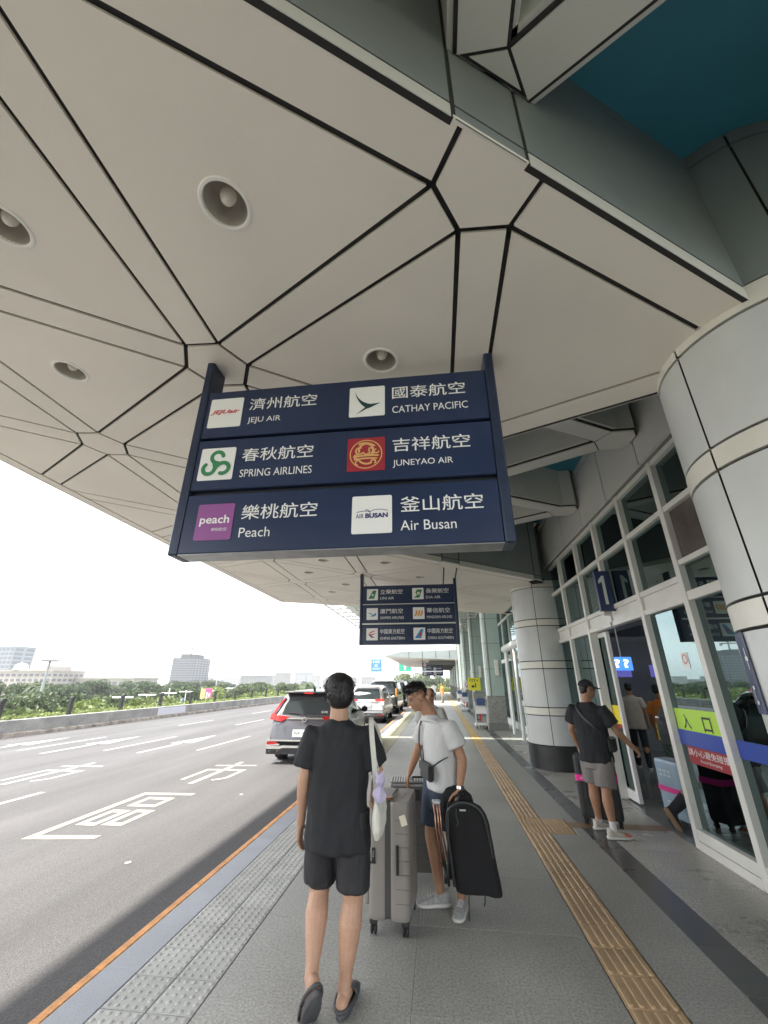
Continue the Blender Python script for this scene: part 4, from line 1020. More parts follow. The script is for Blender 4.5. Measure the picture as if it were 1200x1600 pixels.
for k in range(9):
    tree(-16 + 3.4*k + rng.uniform(-1,1), 205 + rng.uniform(-6, 8), 4.5 + rng.uniform(-1.5, 3.0), (k*2) % 3 if k % 2 else 4, 'tall green tree closing the far end of the road', 'trees at the far end of the road', 2.0)
for k in range(5):
    tree(-3.4 + 1.5*k, 86 + rng.uniform(-.5, .5), 1.5 + rng.uniform(-.3, .3), 5, 'lime green shrub tree at the far end of the sidewalk', 'lime shrubs at the sidewalk end', .6)
b = MB(); rr_ = random.Random(5)
y = 6.
while y < 120:
    st = .25 + y*.012; leaves(b, (-16.45, y, .42), (.36, st, .12), 46, .05 + y*.0009, rr_); y += st
b.build('hedge', leaf_y, fix=False, kind='stuff', label='low bright green hedge strip along the parapet top', cat='hedge')
def palm(x, y, top, label):
    t = thing('palm_tree', label, 'palm tree', (x, y, -7)); MB().tube([(0,0,0), (.1,0,top+6.2), (.12,0,top+6.6)], [.2,.14,.13], 8).build('trunk', bark, t, smooth=40)
    b = MB(); rg_ = random.Random(int(x))
    for k in range(22):
        a_ = k*2.4; L = rg_.uniform(1.6, 2.2); dr = rg_.uniform(-.5, 1.1); P = []
        for q in range(7): s_ = q/6; P.append(Vector((math.cos(a_)*L*s_, math.sin(a_)*L*s_, top+6.6 + dr*s_*1.2 - 1.6*s_*s_)))
        sd_ = Vector((-math.sin(a_), math.cos(a_), 0))
        for q in range(6):
            for sg_ in (-1, 1): w_ = .32*(1-q/7); b.add([P[q], P[q+1], P[q+1] + sd_*sg_*w_ + Vector((0,0,-.12)), P[q] + sd_*sg_*w_*1.05 + Vector((0,0,-.12))], [(0,1,2,3)])
    b.build('crown', leaf_d, t, fix=False)
palm(-60.5, 60, 1.4, 'feathery palm tree rising left of the tall lamp mast'); palm(-27.5, 90, 1.8, 'palm tree standing beyond the parapet near the grey SUV')
# ------------------------------------------------------------------ skyline
def win_grid(b, x0, x1, y, z0, z1, nx, nz, fx=.6, fz=.5):
    for i in range(nx):
        for j in range(nz):
            w = (x1-x0)/nx; h = (z1-z0)/nz; cx_ = x0 + w*(i+.5); c_ = z0 + h*(j+.5)
            b.box(cx_-w*fx/2, cx_+w*fx/2, y-.1, y+.05, c_-h*fz/2, c_+h*fz/2)
winm = mat('far_window', (.12,.13,.15), .3)
def building(x0, x1, y, z1, col, label, nx=8, nz=4, d=25, name='office_building', z0=-7, fx=.6, fz=.5, roof=None):
    t = thing(name, label, 'building', ((x0+x1)/2, y, z0), worldparts=True)
    m_ = mat('wall_%d_%d_%d' % tuple(int(c*100) for c in col), col, .8, vary=.08, vscale=.1, coords='World')
    MB().box(x0, x1, y, y+d, z0, z1).build('wall', m_, t)
    b = MB(); win_grid(b, x0, x1, y, max(z0, 0.0) if z1 < 12 else z0+6, z1-.4, nx, nz, fx, fz); b.build('windows', winm, t, kind='stuff')
    b = MB(); win_grid(b, 0, d, 0, max(z0, 0.0) if z1 < 12 else z0+6, z1-.4, max(2, nx//2), nz, fx, fz); b.xf(Matrix.Translation((x1, y, 0)) @ Matrix.Rotation(R_(90), 4, 'Z')); b.build('windows', winm, t, kind='stuff')
    MB().box(x0-.3, x1+.3, y-.3, y+d, z1, z1+.5).build('roof', m_, t)
    if roof: MB().box(x0+(x1-x0)*roof[0], x0+(x1-x0)*roof[1], y+2, y+d-2, z1+.5, z1+roof[2]).build('roof_block', m_, t)
    return t
tw = building(-274.5, -249, 420, 24.6, (.04,.04,.048), 'dark grey tower block under construction with a crane on top', 10, 11, 30, 'tower_block', fx=.72, fz=.6, roof=(.28, .72, 4.5))
cr_ = thing('tower_crane', 'tower crane standing on the unfinished dark tower block', 'crane', (-258, 425, 25), worldparts=True)
crm = mat('crane_steel', (.22,.22,.22), .6)
MB().bbox(-258.6, -257.6, 424.5, 425.5, 24, 38, .05).build('mast', crm, cr_); MB().bbox(-275, -251, 424.6, 425.4, 34, 35.1, .05).build('jib', crm, cr_); MB().bbox(-253, -251, 424.3, 425.7, 32.6, 34, .05).build('counterweight', crm, cr_)
building(-304, -288, 260, 24.3, (.24,.27,.31), 'pale blue-grey tower with open balcony frames beyond the left trees', 5, 9, 16, 'tower_block', fx=.75, fz=.65)
building(-165, -136.5, 140, 5.3, (.36,.33,.30), 'long beige low-rise with a stepped parapet behind the palm', 12, 3, 14, roof=(.62, .86, 2.0))
building(-136.2, -112, 150, 2.9, (.36,.34,.30), 'low cream hall with a flat roof next to the beige low-rise', 8, 1, 14, 'hall_building')
dm_ = MB(); dm_.lathe([(2.2, 5.3), (2.2, 5.9), (1.9, 6.8), (1.2, 7.5), (.01, 7.8)], (-151.5, 141.5, .5), seg=24); dm_.build('roof_dome', mat('dome_white', (.62,.62,.62), .5), smooth=40, label='small white dome on the roof of the beige low-rise', cat='dome')
for k, (x, tilt) in enumerate(((-264.6, 1.2), (-255.8, 1.5))):
    b = MB(); 
    for dx, dy in ((-.8,-.8), (.8,-.8), (.8,.8), (-.8,.8)): b.tube([(x+dx, 300+dy, -7), (x+dx+tilt*.6, 300+dy, 18)], .38, 6)
    for q in range(12): b.tube([(x-.8+tilt*.6*q/12, 299.2, -7+25*q/12), (x+.8+tilt*.6*(q+1)/12, 299.2, -7+25*(q+1)/12)], .14, 5)
    for q in range(12): b.tube([(x+.8+tilt*.6*q/12, 299.2, -7+25*q/12), (x-.8+tilt*.6*(q+1)/12, 299.2, -7+25*(q+1)/12)], .14, 5)
    b.build('lattice_mast', mat('mast_pale', (.30,.29,.31), .6), label=('slim lattice mast, first of a pair beyond the trees', 'slim lattice mast with a stay, second of the pair beyond the trees')[k], cat='mast')
rb = random.Random(11)
for k in range(17):
    y = rb.uniform(480, 760); bear = -.60 + .58*k/17 + rb.uniform(-.01, .01); x = y*bear; w = rb.uniform(14, 34); h = rb.choice((4, 5, 6, 7, 9, 12)) * y/520
    if abs(x/y + .62) < .035: h = 4
    g_ = rb.uniform(.18, .32)
    building(x-w/2, x+w/2, y, h, (round(g_, 2), round(g_*.97, 2), round(g_*.93, 2)), 'hazy pale city block on the far skyline', 6, 4, 18, 'city_block')['group'] = 'hazy city blocks on the skyline'
building(-165.5, -156.5, 500, 11.8, (.36,.37,.40), 'slim grey tower on the skyline above the grey SUV', 4, 6, 12, 'tower_block')
for k, (x, y, h) in enumerate(((-44.65, 45, 4.1), (-84.8, 160, 5.8), (-30, 210, 7.5))):
    t = thing('lamp_mast', ('tall high-mast lamp with a ring head among the left trees', 'high-mast lamp far off right of the unfinished tower', 'far high-mast lamp down the road')[k], 'lamp mast', (x, y, -7)); sc = 1 + y/160
    mg = mat('mast_grey', (.34,.35,.36), .5); MB().tube([(0,0,0), (0,0,h+7)], [.16*sc, .09*sc], 8).build('pole', mg, t, smooth=40); MB().lathe([(.15,h+7-.1),(.85,h+7-.16),(.9,h+7),(.15,h+7.08)], seg=16).build('lamp_ring', mg, t); MB().tube([(0,0,h+7), (0,0,h+7.9)], .04*sc, 6).build('spike', mg, t)
# small lamp posts and boards among the trees
for k in range(9):
    x, y = -24 - 2.4*k - rng.uniform(0, 3), 34 + 7*k; t = thing('street_lamp', 'white double-arm street lamp among the trees below the road', 'street lamp', (x, y, -7), group='white street lamps below the road')
    MB().tube([(0,0,0), (0,0,7.6+rng.uniform(-.3,.5))], .07, 6).build('pole', steel_w, t); MB().bbox(-.9, .9, -.12, .12, 7.5, 7.62, .02).build('arm', steel_w, t)
bb = thing('billboard', 'pink and yellow advertising billboard among the trees', 'billboard', (-33.2, 60, -7), worldparts=True)
MB().bbox(-34.0, -33.3, 60, 60.1, -.45, .85, .01).build('panel', mat('ad_yellow', (.75,.55,.25), .5), bb); MB().bbox(-33.28, -32.3, 60, 60.1, -.45, .9, .01).build('panel', mat('ad_pink', (.75,.10,.25), .5), bb)
MB().bbox(-33.1, -32.9, 59.97, 59.995, -.4, .4, .004).build('figure_print', mat('ad_white', (.7,.75,.85), .5), bb); MB().bbox(-32.75, -32.5, 59.97, 59.995, -.4, .3, .004).build('figure_print', mat('ad_white', (.7,.75,.85), .5), bb)
for x in (-33.8, -32.5): MB().tube([(x, 60.2, -7), (x, 60.2, .8)], .08, 6).build('leg', steel_w, bb)
bs_ = thing('blue_sign', 'small blue and white road sign below the parapet', 'sign', (-24.7, 40, -7), worldparts=True); MB().bbox(-25.1, -24.3, 40, 40.06, -.2, .32, .006).build('panel', mat('sign_blue', (.06,.22,.62), .4), bs_); MB().box(-25.0, -24.75, 39.985, 39.999, -.1, .15).build('print', wht, bs_); MB().box(-24.65, -24.45, 39.985, 39.999, -.05, .2).build('print', wht, bs_); MB().tube([(-24.7, 40.1, -7), (-24.7, 40.1, .2)], .06, 6).build('leg', steel_w, bs_)
# gantry over the road
gt = thing('sign_gantry', 'steel lattice gantry spanning the road with blue and green signs', 'gantry', (-10, 120, ROADZ), worldparts=True)
for x in (-21.6, 3.4): 
    for dy in (0, 1.0): MB().tube([(x, 120+dy, ROADZ), (x, 120+dy, 6.6 if x > 0 else 9.0)], .16, 8).build('gantry_post', steel_w, gt, smooth=40)
b = MB()
for z in (4.7, 6.4): b.tube([(-21.6, 120, z), (3.4, 120, z)], .10, 6)
for k in range(20): xa = -21.6+1.25*k; b.tube([(xa, 120, 4.7 if k % 2 else 6.4), (xa+1.25, 120, 6.4 if k % 2 else 4.7)], .06, 5)
b.build('lattice_beam', steel_w, gt, smooth=40)
sb_ = mat('sign_blue', (.06,.22,.62), .4); sgn = mat('sign_green', (.03,.36,.22), .4)
p_ = MB().bbox(-18.6, -15.6, 119.7, 119.85, 4.4, 7.7, .03).build('blue_sign_panel', sb_, gt); marks(4, wht_l, p_, frontM(-18.1, 6.7, 119.69), w=2.0, h=.55); marks(2, wht_l, p_, frontM(-17.6, 5.7, 119.69), w=1.0, h=.55); marks(7, wht_l, p_, frontM(-18.2, 5.0, 119.69), w=2.2, h=.4)
p_ = MB().bbox(-10.8, -7.4, 119.7, 119.85, 4.5, 7.2, .03).build('green_sign_panel', sgn, gt); MB().prism([(-9.3,119.69,4.8),(-8.9,119.69,4.8),(-8.9,119.69,5.6),(-8.5,119.69,5.6),(-9.1,119.69,6.2),(-9.7,119.69,5.6),(-9.3,119.69,5.6)], (0,-.01,0)).build('arrow', wht_l, p_)
# ------------------------------------------------------------------ vehicles
def paint(name, col, metal=.55, rough=.28): return mat(name, col, rough, metal, coat=.6)
tyre_m = mat('tyre', (.025,.025,.026), .8, bump=.2, bscale=60); rim_m = mat('alloy', (.55,.55,.56), .3, .8); chrome = mat('chrome', (.75,.75,.76), .15, .9)
carglass = mat('car_glass', (.035,.045,.05), .06, spec=.8); trim_b = mat('black_trim', (.022,.022,.024), .5)
tail_red = mat('tail_red', (.42,.012,.015), .15, coat=.5); tail_lit = mat('tail_lit', (.6,.02,.02), .2, emit=((1,.05,.03), .12)); amber = mat('amber_lens', (.75,.30,.03), .2); plate_w = mat('plate_white', (.78,.80,.80), .4); plate_g = mat('plate_print', (.02,.12,.07), .5)
def lerp_tab(tab, y):
    for (a0, v0), (a1, v1) in zip(tab[:-1], tab[1:]):
        if y <= a1: t = (y-a0)/(a1-a0) if a1 > a0 else 0; return v0 + (v1-v0)*max(0, min(1, t))
    return tab[-1][1]
def vehicle(spec, loc, label, name='parked_car', cat='car'):
    """local frame: rear bumper at y=0, nose towards +y, wheels on z=0"""
    v = thing(name, label, cat, loc)
    W, L, H = spec['W'], spec['L'], spec['H']; body = spec['body']; top, wid, tum = spec['top'], spec['wid'], spec['tum']; zb, belt = spec['zb'], spec['belt']
    stations = sorted(set([a for a, _ in top] + [a for a, _ in wid] + [L*k/24 for k in range(25)]))
    def half(y):
        zt = lerp_tab(top, y); w = lerp_tab(wid, y) * W/2; bz = min(belt, zt - .05); gh = max(0, zt - belt); k = min(1, gh/.35)
        wr = w * (1 - (1-tum)*k)
        return [(0, zb), (w*.82, zb), (w*.95, zb+.06), (w*.995, zb+.20), (w, (zb+bz)/2), (w*.99, bz-.12), (w*.955, bz), (w*.955*(1-k*.5)+wr*k*.5 if gh else w*.92, bz+gh*.55), (wr*.96 if gh else w*.86, zt-.07*max(k, .35)), (wr*.86, zt-.018), (wr*.5, zt-.003), (0, zt)]
    rings = []
    for y in stations:
        h = half(y); rings.append([(x, y, z) for x, z in h] + [(-x, y, z) for x, z in h[-2:0:-1]])
    bm2 = MB().loft(rings)
    bo = bm2.build('body', body, v, smooth=42)
    def rear_y(z):
        for (y0, z0), (y1, z1) in zip(top[:-1], top[1:]):
            if z0 <= z <= z1 and z1 > z0: return y0 + (y1-y0)*(z-z0)/(z1-z0)
        return top[0][0]
    def rpanel(pts, m, nm, off=.012, th=.02, parent=v):     # polygon (x,z) laid on the rear surface
        b = MB(); b.prism([(x, rear_y(z)-off, z) for x, z in pts], (0, th, 0)); return b.build(nm, m, parent)
    def side_x(y, z, s):
        h = half(y)
        for (x0, z0), (x1, z1) in zip(h[:-1], h[1:]):
            if z0 <= z <= z1 and z1 > z0: return s*(x0 + (x1-x0)*(z-z0)/(z1-z0))
        return s*h[4][0]
    def spanel(ys, z0f, z1f, s, m, nm, off=.008, n=8):
        rg0, rg1 = [], []
        b = MB(); R0 = []
        for k in range(n+1):
            y = ys[0] + (ys[1]-ys[0])*k/n; a_, c_ = z0f(y), z1f(y); md = (a_+c_)/2
            R0.append([(side_x(y, z, s) + s*off, y, z) for z in (a_, md, c_)])
        b.loft(R0, closed=False, cap0=False, cap1=False); return b.build(nm, m, v, smooth=True)
    # side glass
    for s in (-1, 1):
        for (y0, y1) in spec['side_glass']:
            spanel((y0, y1), lambda y: belt+.03, lambda y: lerp_tab(top, y)-.13, s, carglass, 'side_window')
        for y in spec['wheels']:
            r = spec['wr']; cx_ = s*(W/2 - .11)
            wl_ = MB().lathe([(.2*r, -.10), (.70*r, -.105), (.96*r, -.10), (r, -.06), (r, .06), (.96*r, .10), (.70*r, .105), (.2*r, .10)], (cx_, y, r), seg=28, axis='x').build('wheel', tyre_m, v, smooth=40)
            rim = MB(); rim.lathe([(.001, .07), (.16*r, .085), (.18*r, .06)], (0, 0, 0), seg=20, axis='x'); rim.lathe([(.60*r, .07), (.64*r, .108), (.70*r, .108), (.70*r, .05)], seg=28, axis='x')
            for k in range(5):
                a_ = 2*math.pi*k/5; u_ = Vector((0, math.cos(a_), math.sin(a_))); w_ = Vector((0, -math.sin(a_), math.cos(a_)))
                rim.prism([u_*.12*r + w_*.07*r + Vector((.06,0,0)), u_*.12*r - w_*.07*r + Vector((.06,0,0)), u_*.64*r - w_*.11*r + Vector((.085,0,0)), u_*.64*r + w_*.11*r + Vector((.085,0,0))], (.02, 0, 0))
            rim.xf(Matrix.Translation((cx_, y, r)) @ Matrix.Scale(s, 4, (1,0,0))); rim.build('rim', rim_m, wl_, smooth=40)
            MB().lathe([(r*1.0, 0), (r*1.17, 0), (r*1.17, .02), (r*1.0, .02)], (0, 0, 0), seg=24, axis='x', a0=-8, a1=188).xf(Matrix.Translation((s*(W/2-.008) - .01, y, r))).build('wheel_arch', trim_b if spec.get('clad', 1) else body, v, smooth=40)
            MB().lathe([(.001, 0), (r*1.1, 0)], (0,0,0), seg=24, axis='x').xf(Matrix.Translation((s*(W/2-.22), y, r))).build('wheel_well', blk, v, fix=False)
        mr = MB(); mr.sphere((s*(W/2+.13), spec['mirror'][0], spec['mirror'][1]), (.10, .06, .085), 14, 8); mr.tube([(s*(W/2-.04), spec['mirror'][0]+.02, spec['mirror'][1]-.04), (s*(W/2+.08), spec['mirror'][0]+.01, spec['mirror'][1]-.03)], .025, 8)
        mr.build('side_mirror', trim_b if spec.get('mb', 1) else body, v, smooth=True)
        if spec.get('handles', 1):
            for y in spec['handles_y']: MB().bbox(side_x(y, belt-.13, s)-.02, side_x(y, belt-.13, s)+.02, y-.09, y+.09, belt-.15, belt-.12, .006).build('door_handle', spec.get('hm', body), v)
    rpanel(spec['rear_glass'], carglass, 'rear_window', .010)
    return v, rpanel, rear_y, spanel
# --- grey SUV
grey_p = paint('suv_grey', (.115,.11,.12), .6, .3)
sp = dict(W=1.84, L=4.6, H=1.66, body=grey_p, zb=.30, belt=1.0, tum=.80, wr=.345, wheels=(.85, 3.55), mirror=(3.0, 1.08),
    top=[(0, .42), (.0, .62), (.05, .80), (.10, .95), (.16, 1.05), (.40, 1.50), (.50, 1.60), (.9, 1.65), (2.0, 1.67), (2.6, 1.60), (3.5, 1.08), (4.3, .92), (4.55, .70), (4.6, .5)],
    wid=[(0, .88), (.06, .95), (.25, 1.0), (3.6, 1.0), (4.3, .93), (4.6, .78)], side_glass=((.62, 1.25), (1.32, 2.15), (2.2, 2.95)), handles_y=(1.5, 2.4),
    rear_glass=[(-.64, 1.10), (.64, 1.10), (.60, 1.30), (.52, 1.47), (-.52, 1.47), (-.60, 1.30)])
suv, rp_, ry_, spn = vehicle(sp, (-3.45, 11.2, ROADZ), 'grey SUV with red tail lamps parked at the kerb behind the black-shirted man')
for s in (-1, 1):
    rp_([(s*.92, .98), (s*.60, .93), (s*.42, 1.04), (s*.60, 1.06), (s*.78, 1.07), (s*.91, 1.09)], tail_red, 'tail_lamp', .035, .05)
    rp_([(s*.925, 1.0), (s*.80, 1.0), (s*.78, 1.075), (s*.80, 1.10), (s*.91, 1.11)], tail_lit, 'tail_lamp', .045, .05)
    rp_([(s*.90, 1.10), (s*.835, 1.10), (s*.735, 1.30), (s*.625, 1.47), (s*.655, 1.49), (s*.77, 1.33)], tail_red, 'tail_lamp', .024, .04)
    rp_([(s*.90, .42), (s*.62, .44), (s*.64, .49), (s*.90, .50)], tail_red, 'bumper_reflector', .05, .05)
    rp_([(s*.92, .40), (s*.58, .41), (s*.56, .435), (s*.60, .45), (s*.92, .41)], chrome, 'reflector_trim', .056, .05)
    MB().bbox(s*.72-.13, s*.72+.13, -.05, .05, .255, .325, .02).build('exhaust_tip', chrome, suv); MB().bbox(s*.72-.11, s*.72+.11, -.053, .0, .268, .312, .01).build('exhaust_mouth', blk, suv)
rp_([(-.90, .22), (.90, .22), (.91, .33), (.89, .345), (-.89, .345), (-.91, .33)], trim_b, 'lower_bumper', .045, .3)
rp_([(-.91, .335), (-.55, .335), (-.48, .36), (.48, .36), (.55, .335), (.91, .335), (.91, .40), (.57, .395), (.5, .41), (-.5, .41), (-.57, .395), (-.91, .40)], chrome, 'silver_bumper_strip', .062, .06)
rp_([(-.88, .50), (.88, .50), (.88, .535), (-.88, .535)], chrome, 'bumper_line', .03, .03)
rp_([(-.42, .56), (.42, .56), (.55, .80), (.46, .84), (-.46, .84), (-.55, .80)], paint('suv_grey_dark', (.10,.10,.105), .5, .35), 'tailgate_recess', .008, .03)
pl = rp_([(-.26, .60), (.26, .60), (.26, .755), (-.26, .755)], plate_w, 'number_plate', .045, .03)
text('BJK·0091', plate_g, pl, frontM(-.21, .635, ry_(.62)-.050), w=.42, h=.085, bold=.02)
rp_([(-.62, .985), (.62, .985), (.60, 1.02), (-.60, 1.02)], chrome, 'tailgate_chrome', .028, .03)
em = MB().lathe([(.045, -.012), (.060, -.012), (.060, .012), (.045, .012)], (0, 0, 0), seg=20, axis='y').xf(Matrix.Translation((0, ry_(.99)-.05, .985))); em.build('emblem', chrome, suv, smooth=40)
text('CR-V', chrome, suv, frontM(-.82, .865, ry_(.87)-.03), w=.17, h=.045, bold=.02, name='model_lettering')
MB().bbox(-.66, .66, .30, .62, 1.585, 1.635, .02).build('roof_spoiler', grey_p, suv)
MB().bbox(-.13, .13, .285, .31, 1.575, 1.605, .004).build('high_brake_lamp', tail_lit, suv)
MB().prism([(-.015, .75, 1.64), (-.015, .95, 1.645), (-.015, .80, 1.75), (-.015, .76, 1.75)], (.03, 0, 0)).build('roof_fin', trim_b, suv)
b = MB().tube([(0, ry_(1.1)-.04, 1.09), (-.22, ry_(1.11)-.03, 1.115), (-.46, ry_(1.12)-.02, 1.125)], .012, 6); b.build('rear_wiper', blk, suv)
marks(3, chrome, suv, frontM(.40, 1.125, ry_(1.13)-.014), w=.18, h=.05, name='glass_lettering')
# --- white MPV
white_car = mat('mpv_white', (.72,.73,.72), .25, coat=.5)
sp = dict(W=1.82, L=4.8, H=1.72, body=white_car, zb=.26, belt=1.0, tum=.82, wr=.325, wheels=(.95, 3.75), mirror=(3.25, 1.08), clad=0, mb=0,
    top=[(0, .40), (.0, .60), (.04, .80), (.08, 1.0), (.22, 1.35), (.36, 1.58), (.60, 1.66), (1.6, 1.72), (2.6, 1.68), (3.3, 1.38), (4.0, 1.02), (4.6, .82), (4.8, .5)],
    wid=[(0, .9), (.06, .96), (.25, 1.0), (3.8, 1.0), (4.5, .92), (4.8, .78)], side_glass=((.45, 1.25), (1.32, 2.3), (2.36, 3.2)), handles_y=(1.9, 2.55),
    rear_glass=[(-.70, 1.08), (.70, 1.08), (.68, 1.3), (.60, 1.54), (-.60, 1.54), (-.68, 1.3)])
mpv, rp_, ry_, spn = vehicle(sp, (-3.65, 22.0, ROADZ), 'white people carrier with red tail lamps parked ahead of the SUV')
for s in (-1, 1):
    rp_([(s*.90, 1.0), (s*.45, 1.0), (s*.45, 1.07), (s*.88, 1.10)], tail_lit, 'tail_lamp', .03, .05)
    rp_([(s*.895, .80), (s*.72, .84), (s*.74, .99), (s*.90, .99)], plate_w, 'tail_lamp_clear', .03, .05)
    rp_([(s*.86, .34), (s*.60, .34), (s*.62, .38), (s*.86, .39)], tail_red, 'bumper_reflector', .05, .05)
rp_([(-.88, .24), (.88, .24), (.88, .33), (-.88, .33)], trim_b, 'lower_bumper', .02, .2)
rp_([(-.86, .56), (.86, .56), (.86, .585), (-.86, .585)], trim_b, 'bumper_gap', .02, .03)
pl = rp_([(-.26, .76), (.26, .76), (.26, .91), (-.26, .91)], plate_w, 'number_plate', .035, .03); marks(7, plate_g, pl, frontM(-.21, .795, ry_(.80)-.050), w=.42, h=.085, bold=.02)
rp_([(-.6, .94), (.6, .94), (.6, .965), (-.6, .965)], chrome, 'tailgate_chrome', .025, .03); MB().bbox(-.6, .6, .26, .5, 1.60, 1.65, .02).build('roof_spoiler', white_car, mpv)
# --- black vans
black_p = paint('van_black', (.014,.014,.016), .2, .15)
sp = dict(W=1.92, L=5.2, H=1.98, body=black_p, zb=.28, belt=1.08, tum=.86, wr=.34, wheels=(1.05, 4.1), mirror=(4.15, 1.18), clad=0,
    top=[(0, .45), (.0, .70), (.03, 1.05), (.10, 1.5), (.20, 1.84), (.36, 1.93), (1.2, 1.98), (3.4, 1.95), (4.1, 1.55), (4.6, 1.12), (5.1, .85), (5.2, .55)],
    wid=[(0, .92), (.06, .97), (.25, 1.0), (4.3, 1.0), (5.0, .92), (5.2, .8)], side_glass=((.4, 1.5), (1.6, 2.9), (3.0, 4.0)), handles_y=(2.8, 3.1),
    rear_glass=[(-.76, 1.16), (.76, 1.16), (.72, 1.55), (.66, 1.80), (-.66, 1.80), (-.72, 1.55)])
van, rp_, ry_, spn = vehicle(sp, (-3.62, 28.2, ROADZ), 'black van with an amber side lamp parked ahead of the white people carrier', 'parked_van', 'van')
for s in (-1, 1):
    rp_([(s*.92, 1.0), (s*.82, 1.0), (s*.80, 1.5), (s*.90, 1.5)], amber if s > 0 else tail_red, 'tail_lamp', .03, .05)
rp_([(-.88, .5), (.88, .5), (.88, .53), (-.88, .53)], chrome, 'bumper_line', .03, .03); rp_([(-.7, .98), (.7, .98), (.7, 1.03), (-.7, 1.03)], chrome, 'tailgate_chrome', .03, .03)
pl = rp_([(-.26, .80), (.26, .80), (.26, .94), (-.26, .94)], plate_w, 'number_plate', .035, .03); marks(7, plate_g, pl, frontM(-.21, .835, ry_(.85)-.050), w=.42, h=.08, bold=.02)
v2 = copy_tree(van, (-3.7, 36.5, ROADZ)); v2['label'] = 'second dark van parked farther up the kerb beyond the amber-lamp van'
v3 = copy_tree(mpv, (-3.7, 46.0, ROADZ)); v3['label'] = 'distant white people carrier parked far up the kerb'
v4 = copy_tree(suv, (-3.75, 54.5, ROADZ)); v4['label'] = 'distant grey SUV parked at the far end of the kerb line'
# ------------------------------------------------------------------ people
def remesh(mb, voxel, smooth=4, name='body', fac=.5):
    me = mb.mesh('tmp', None); o = bpy.data.objects.new('tmp', me); EV.collection.objects.link(o)
    m = o.modifiers.new('r', 'REMESH'); m.mode = 'VOXEL'; m.voxel_size = voxel; m.use_smooth_shade = True
    if smooth: s = o.modifiers.new('s', 'SMOOTH'); s.factor = fac; s.iterations = smooth
    EVL.update()
    out = bpy.data.meshes.new_from_object(o.evaluated_get(EVL.depsgraph))
    bpy.data.objects.remove(o); bpy.data.meshes.remove(me); out.name = name
    out.polygons.foreach_set('use_smooth', [True]*len(out.polygons)); return out
V = Vector
def limb(b, pts, seg=14):                # pts [(pos, r)], rounded ends
    P = [V(p) for p, _ in pts]; rs = [r for _, r in pts]
    d0 = (P[0]-P[1]).normalized(); d1 = (P[-1]-P[-2]).normalized()
    path, rad = [], []
    for f in (.95, .8, .5): path.append(P[0] + d0*rs[0]*f); rad.append(rs[0]*math.sqrt(1-f*f))
    path += P; rad += rs
    for f in (.5, .8, .95): path.append(P[-1] + d1*rs[-1]*f); rad.append(rs[-1]*math.sqrt(1-f*f))
    b.tube(path, rad, seg)
def ell(b, c, r, M=None):
    t = MB().sphere((0,0,0), r, 18, 12); t.xf(Matrix.Translation(V(c)) @ (M.to_4x4() if M else Matrix.Identity(4))); b.add(t.v, t.f)
def frame(yaw, pitch=0, roll=0):         # local x right, y forward, z up ; yaw 0 faces +Y, positive turns left
    return Matrix.Rotation(R_(yaw), 3, 'Z') @ Matrix.Rotation(R_(pitch), 3, 'X') @ Matrix.Rotation(R_(roll), 3, 'Y')
def hand(b, wrist, elbow, side_v, curl=.35, size=1., palm_v=None, grip=False):
    """fingers continue the forearm; side_v = direction of the thumb"""
    w = V(wrist); d = (w - V(elbow)).normalized(); s = V(side_v); s = (s - d*s.dot(d)).normalized(); p = V(palm_v) if palm_v else d.cross(s); p = (p - d*p.dot(d) - s*p.dot(s)).normalized()
    k = size
    limb(b, [(w - d*.03, .026*k), (w + d*.012, .025*k)]); 
    for t in (-.026, -.009, .009, .026): limb(b, [(w + d*.01 + s*t*.6*k, .017*k), (w + d*.085*k + s*t*k, .0145*k)], 8)
    for i, (t, L) in enumerate(((.028, .068), (.010, .078), (-.009, .073), (-.027, .056))):
        a = w + d*.088*k + s*t*k; c1 = curl*(1+.12*i); 
        q1 = a + (d*math.cos(c1) + p*math.sin(c1))*L*.45*k; q2 = q1 + (d*math.cos(c1*2.1) + p*math.sin(c1*2.1))*L*.32*k; q3 = q2 + (d*math.cos(c1*3) + p*math.sin(c1*3))*L*.25*k
        limb(b, [(a, .0098*k), (q1, .0092*k), (q2, .0085*k), (q3, .0074*k)], 8)
    a = w + d*.025*k + s*.030*k
    q1 = a + (d*.62 + s*.62 + p*.25).normalized()*.040*k; q2 = q1 + (d*.85 + s*.30 + p*.4).normalized()*.034*k; q3 = q2 + (d*.9 + p*.45).normalized()*.024*k
    limb(b, [(a, .0135*k), (q1, .0115*k), (q2, .0098*k), (q3, .0082*k)], 8)
def foot(b, ankle, yaw, pitch=0., L=.25, w=.042):
    M = frame(yaw, pitch); A = V(ankle)
    g = lambda x, y, z: A + M @ V((x, y, z))
    limb(b, [(g(0,-.035,-.035), .036), (g(0,.06,-.040), .034), (g(0,.13,-.052), .030), (g(0,.17,-.060), .024)]); ell(b, g(0,-.045,-.045), (.034,.036,.036))
    for k in range(5): limb(b, [(g(-.032+.016*k,.125,-.062), .014), (g(-.034+.017*k,.185-.006*abs(k-1),-.066), .010)], 8)
skin_c = {}
def skin_mat(name, col): return mat(name, col, .5, vary=.10, vscale=9, spec=.35, fine=.05, fscale=80)
black_hair = mat('hair_black', (.012,.011,.011), .42, vary=.4, vscale=60, stretch=(1,1,.15), spec=.45)
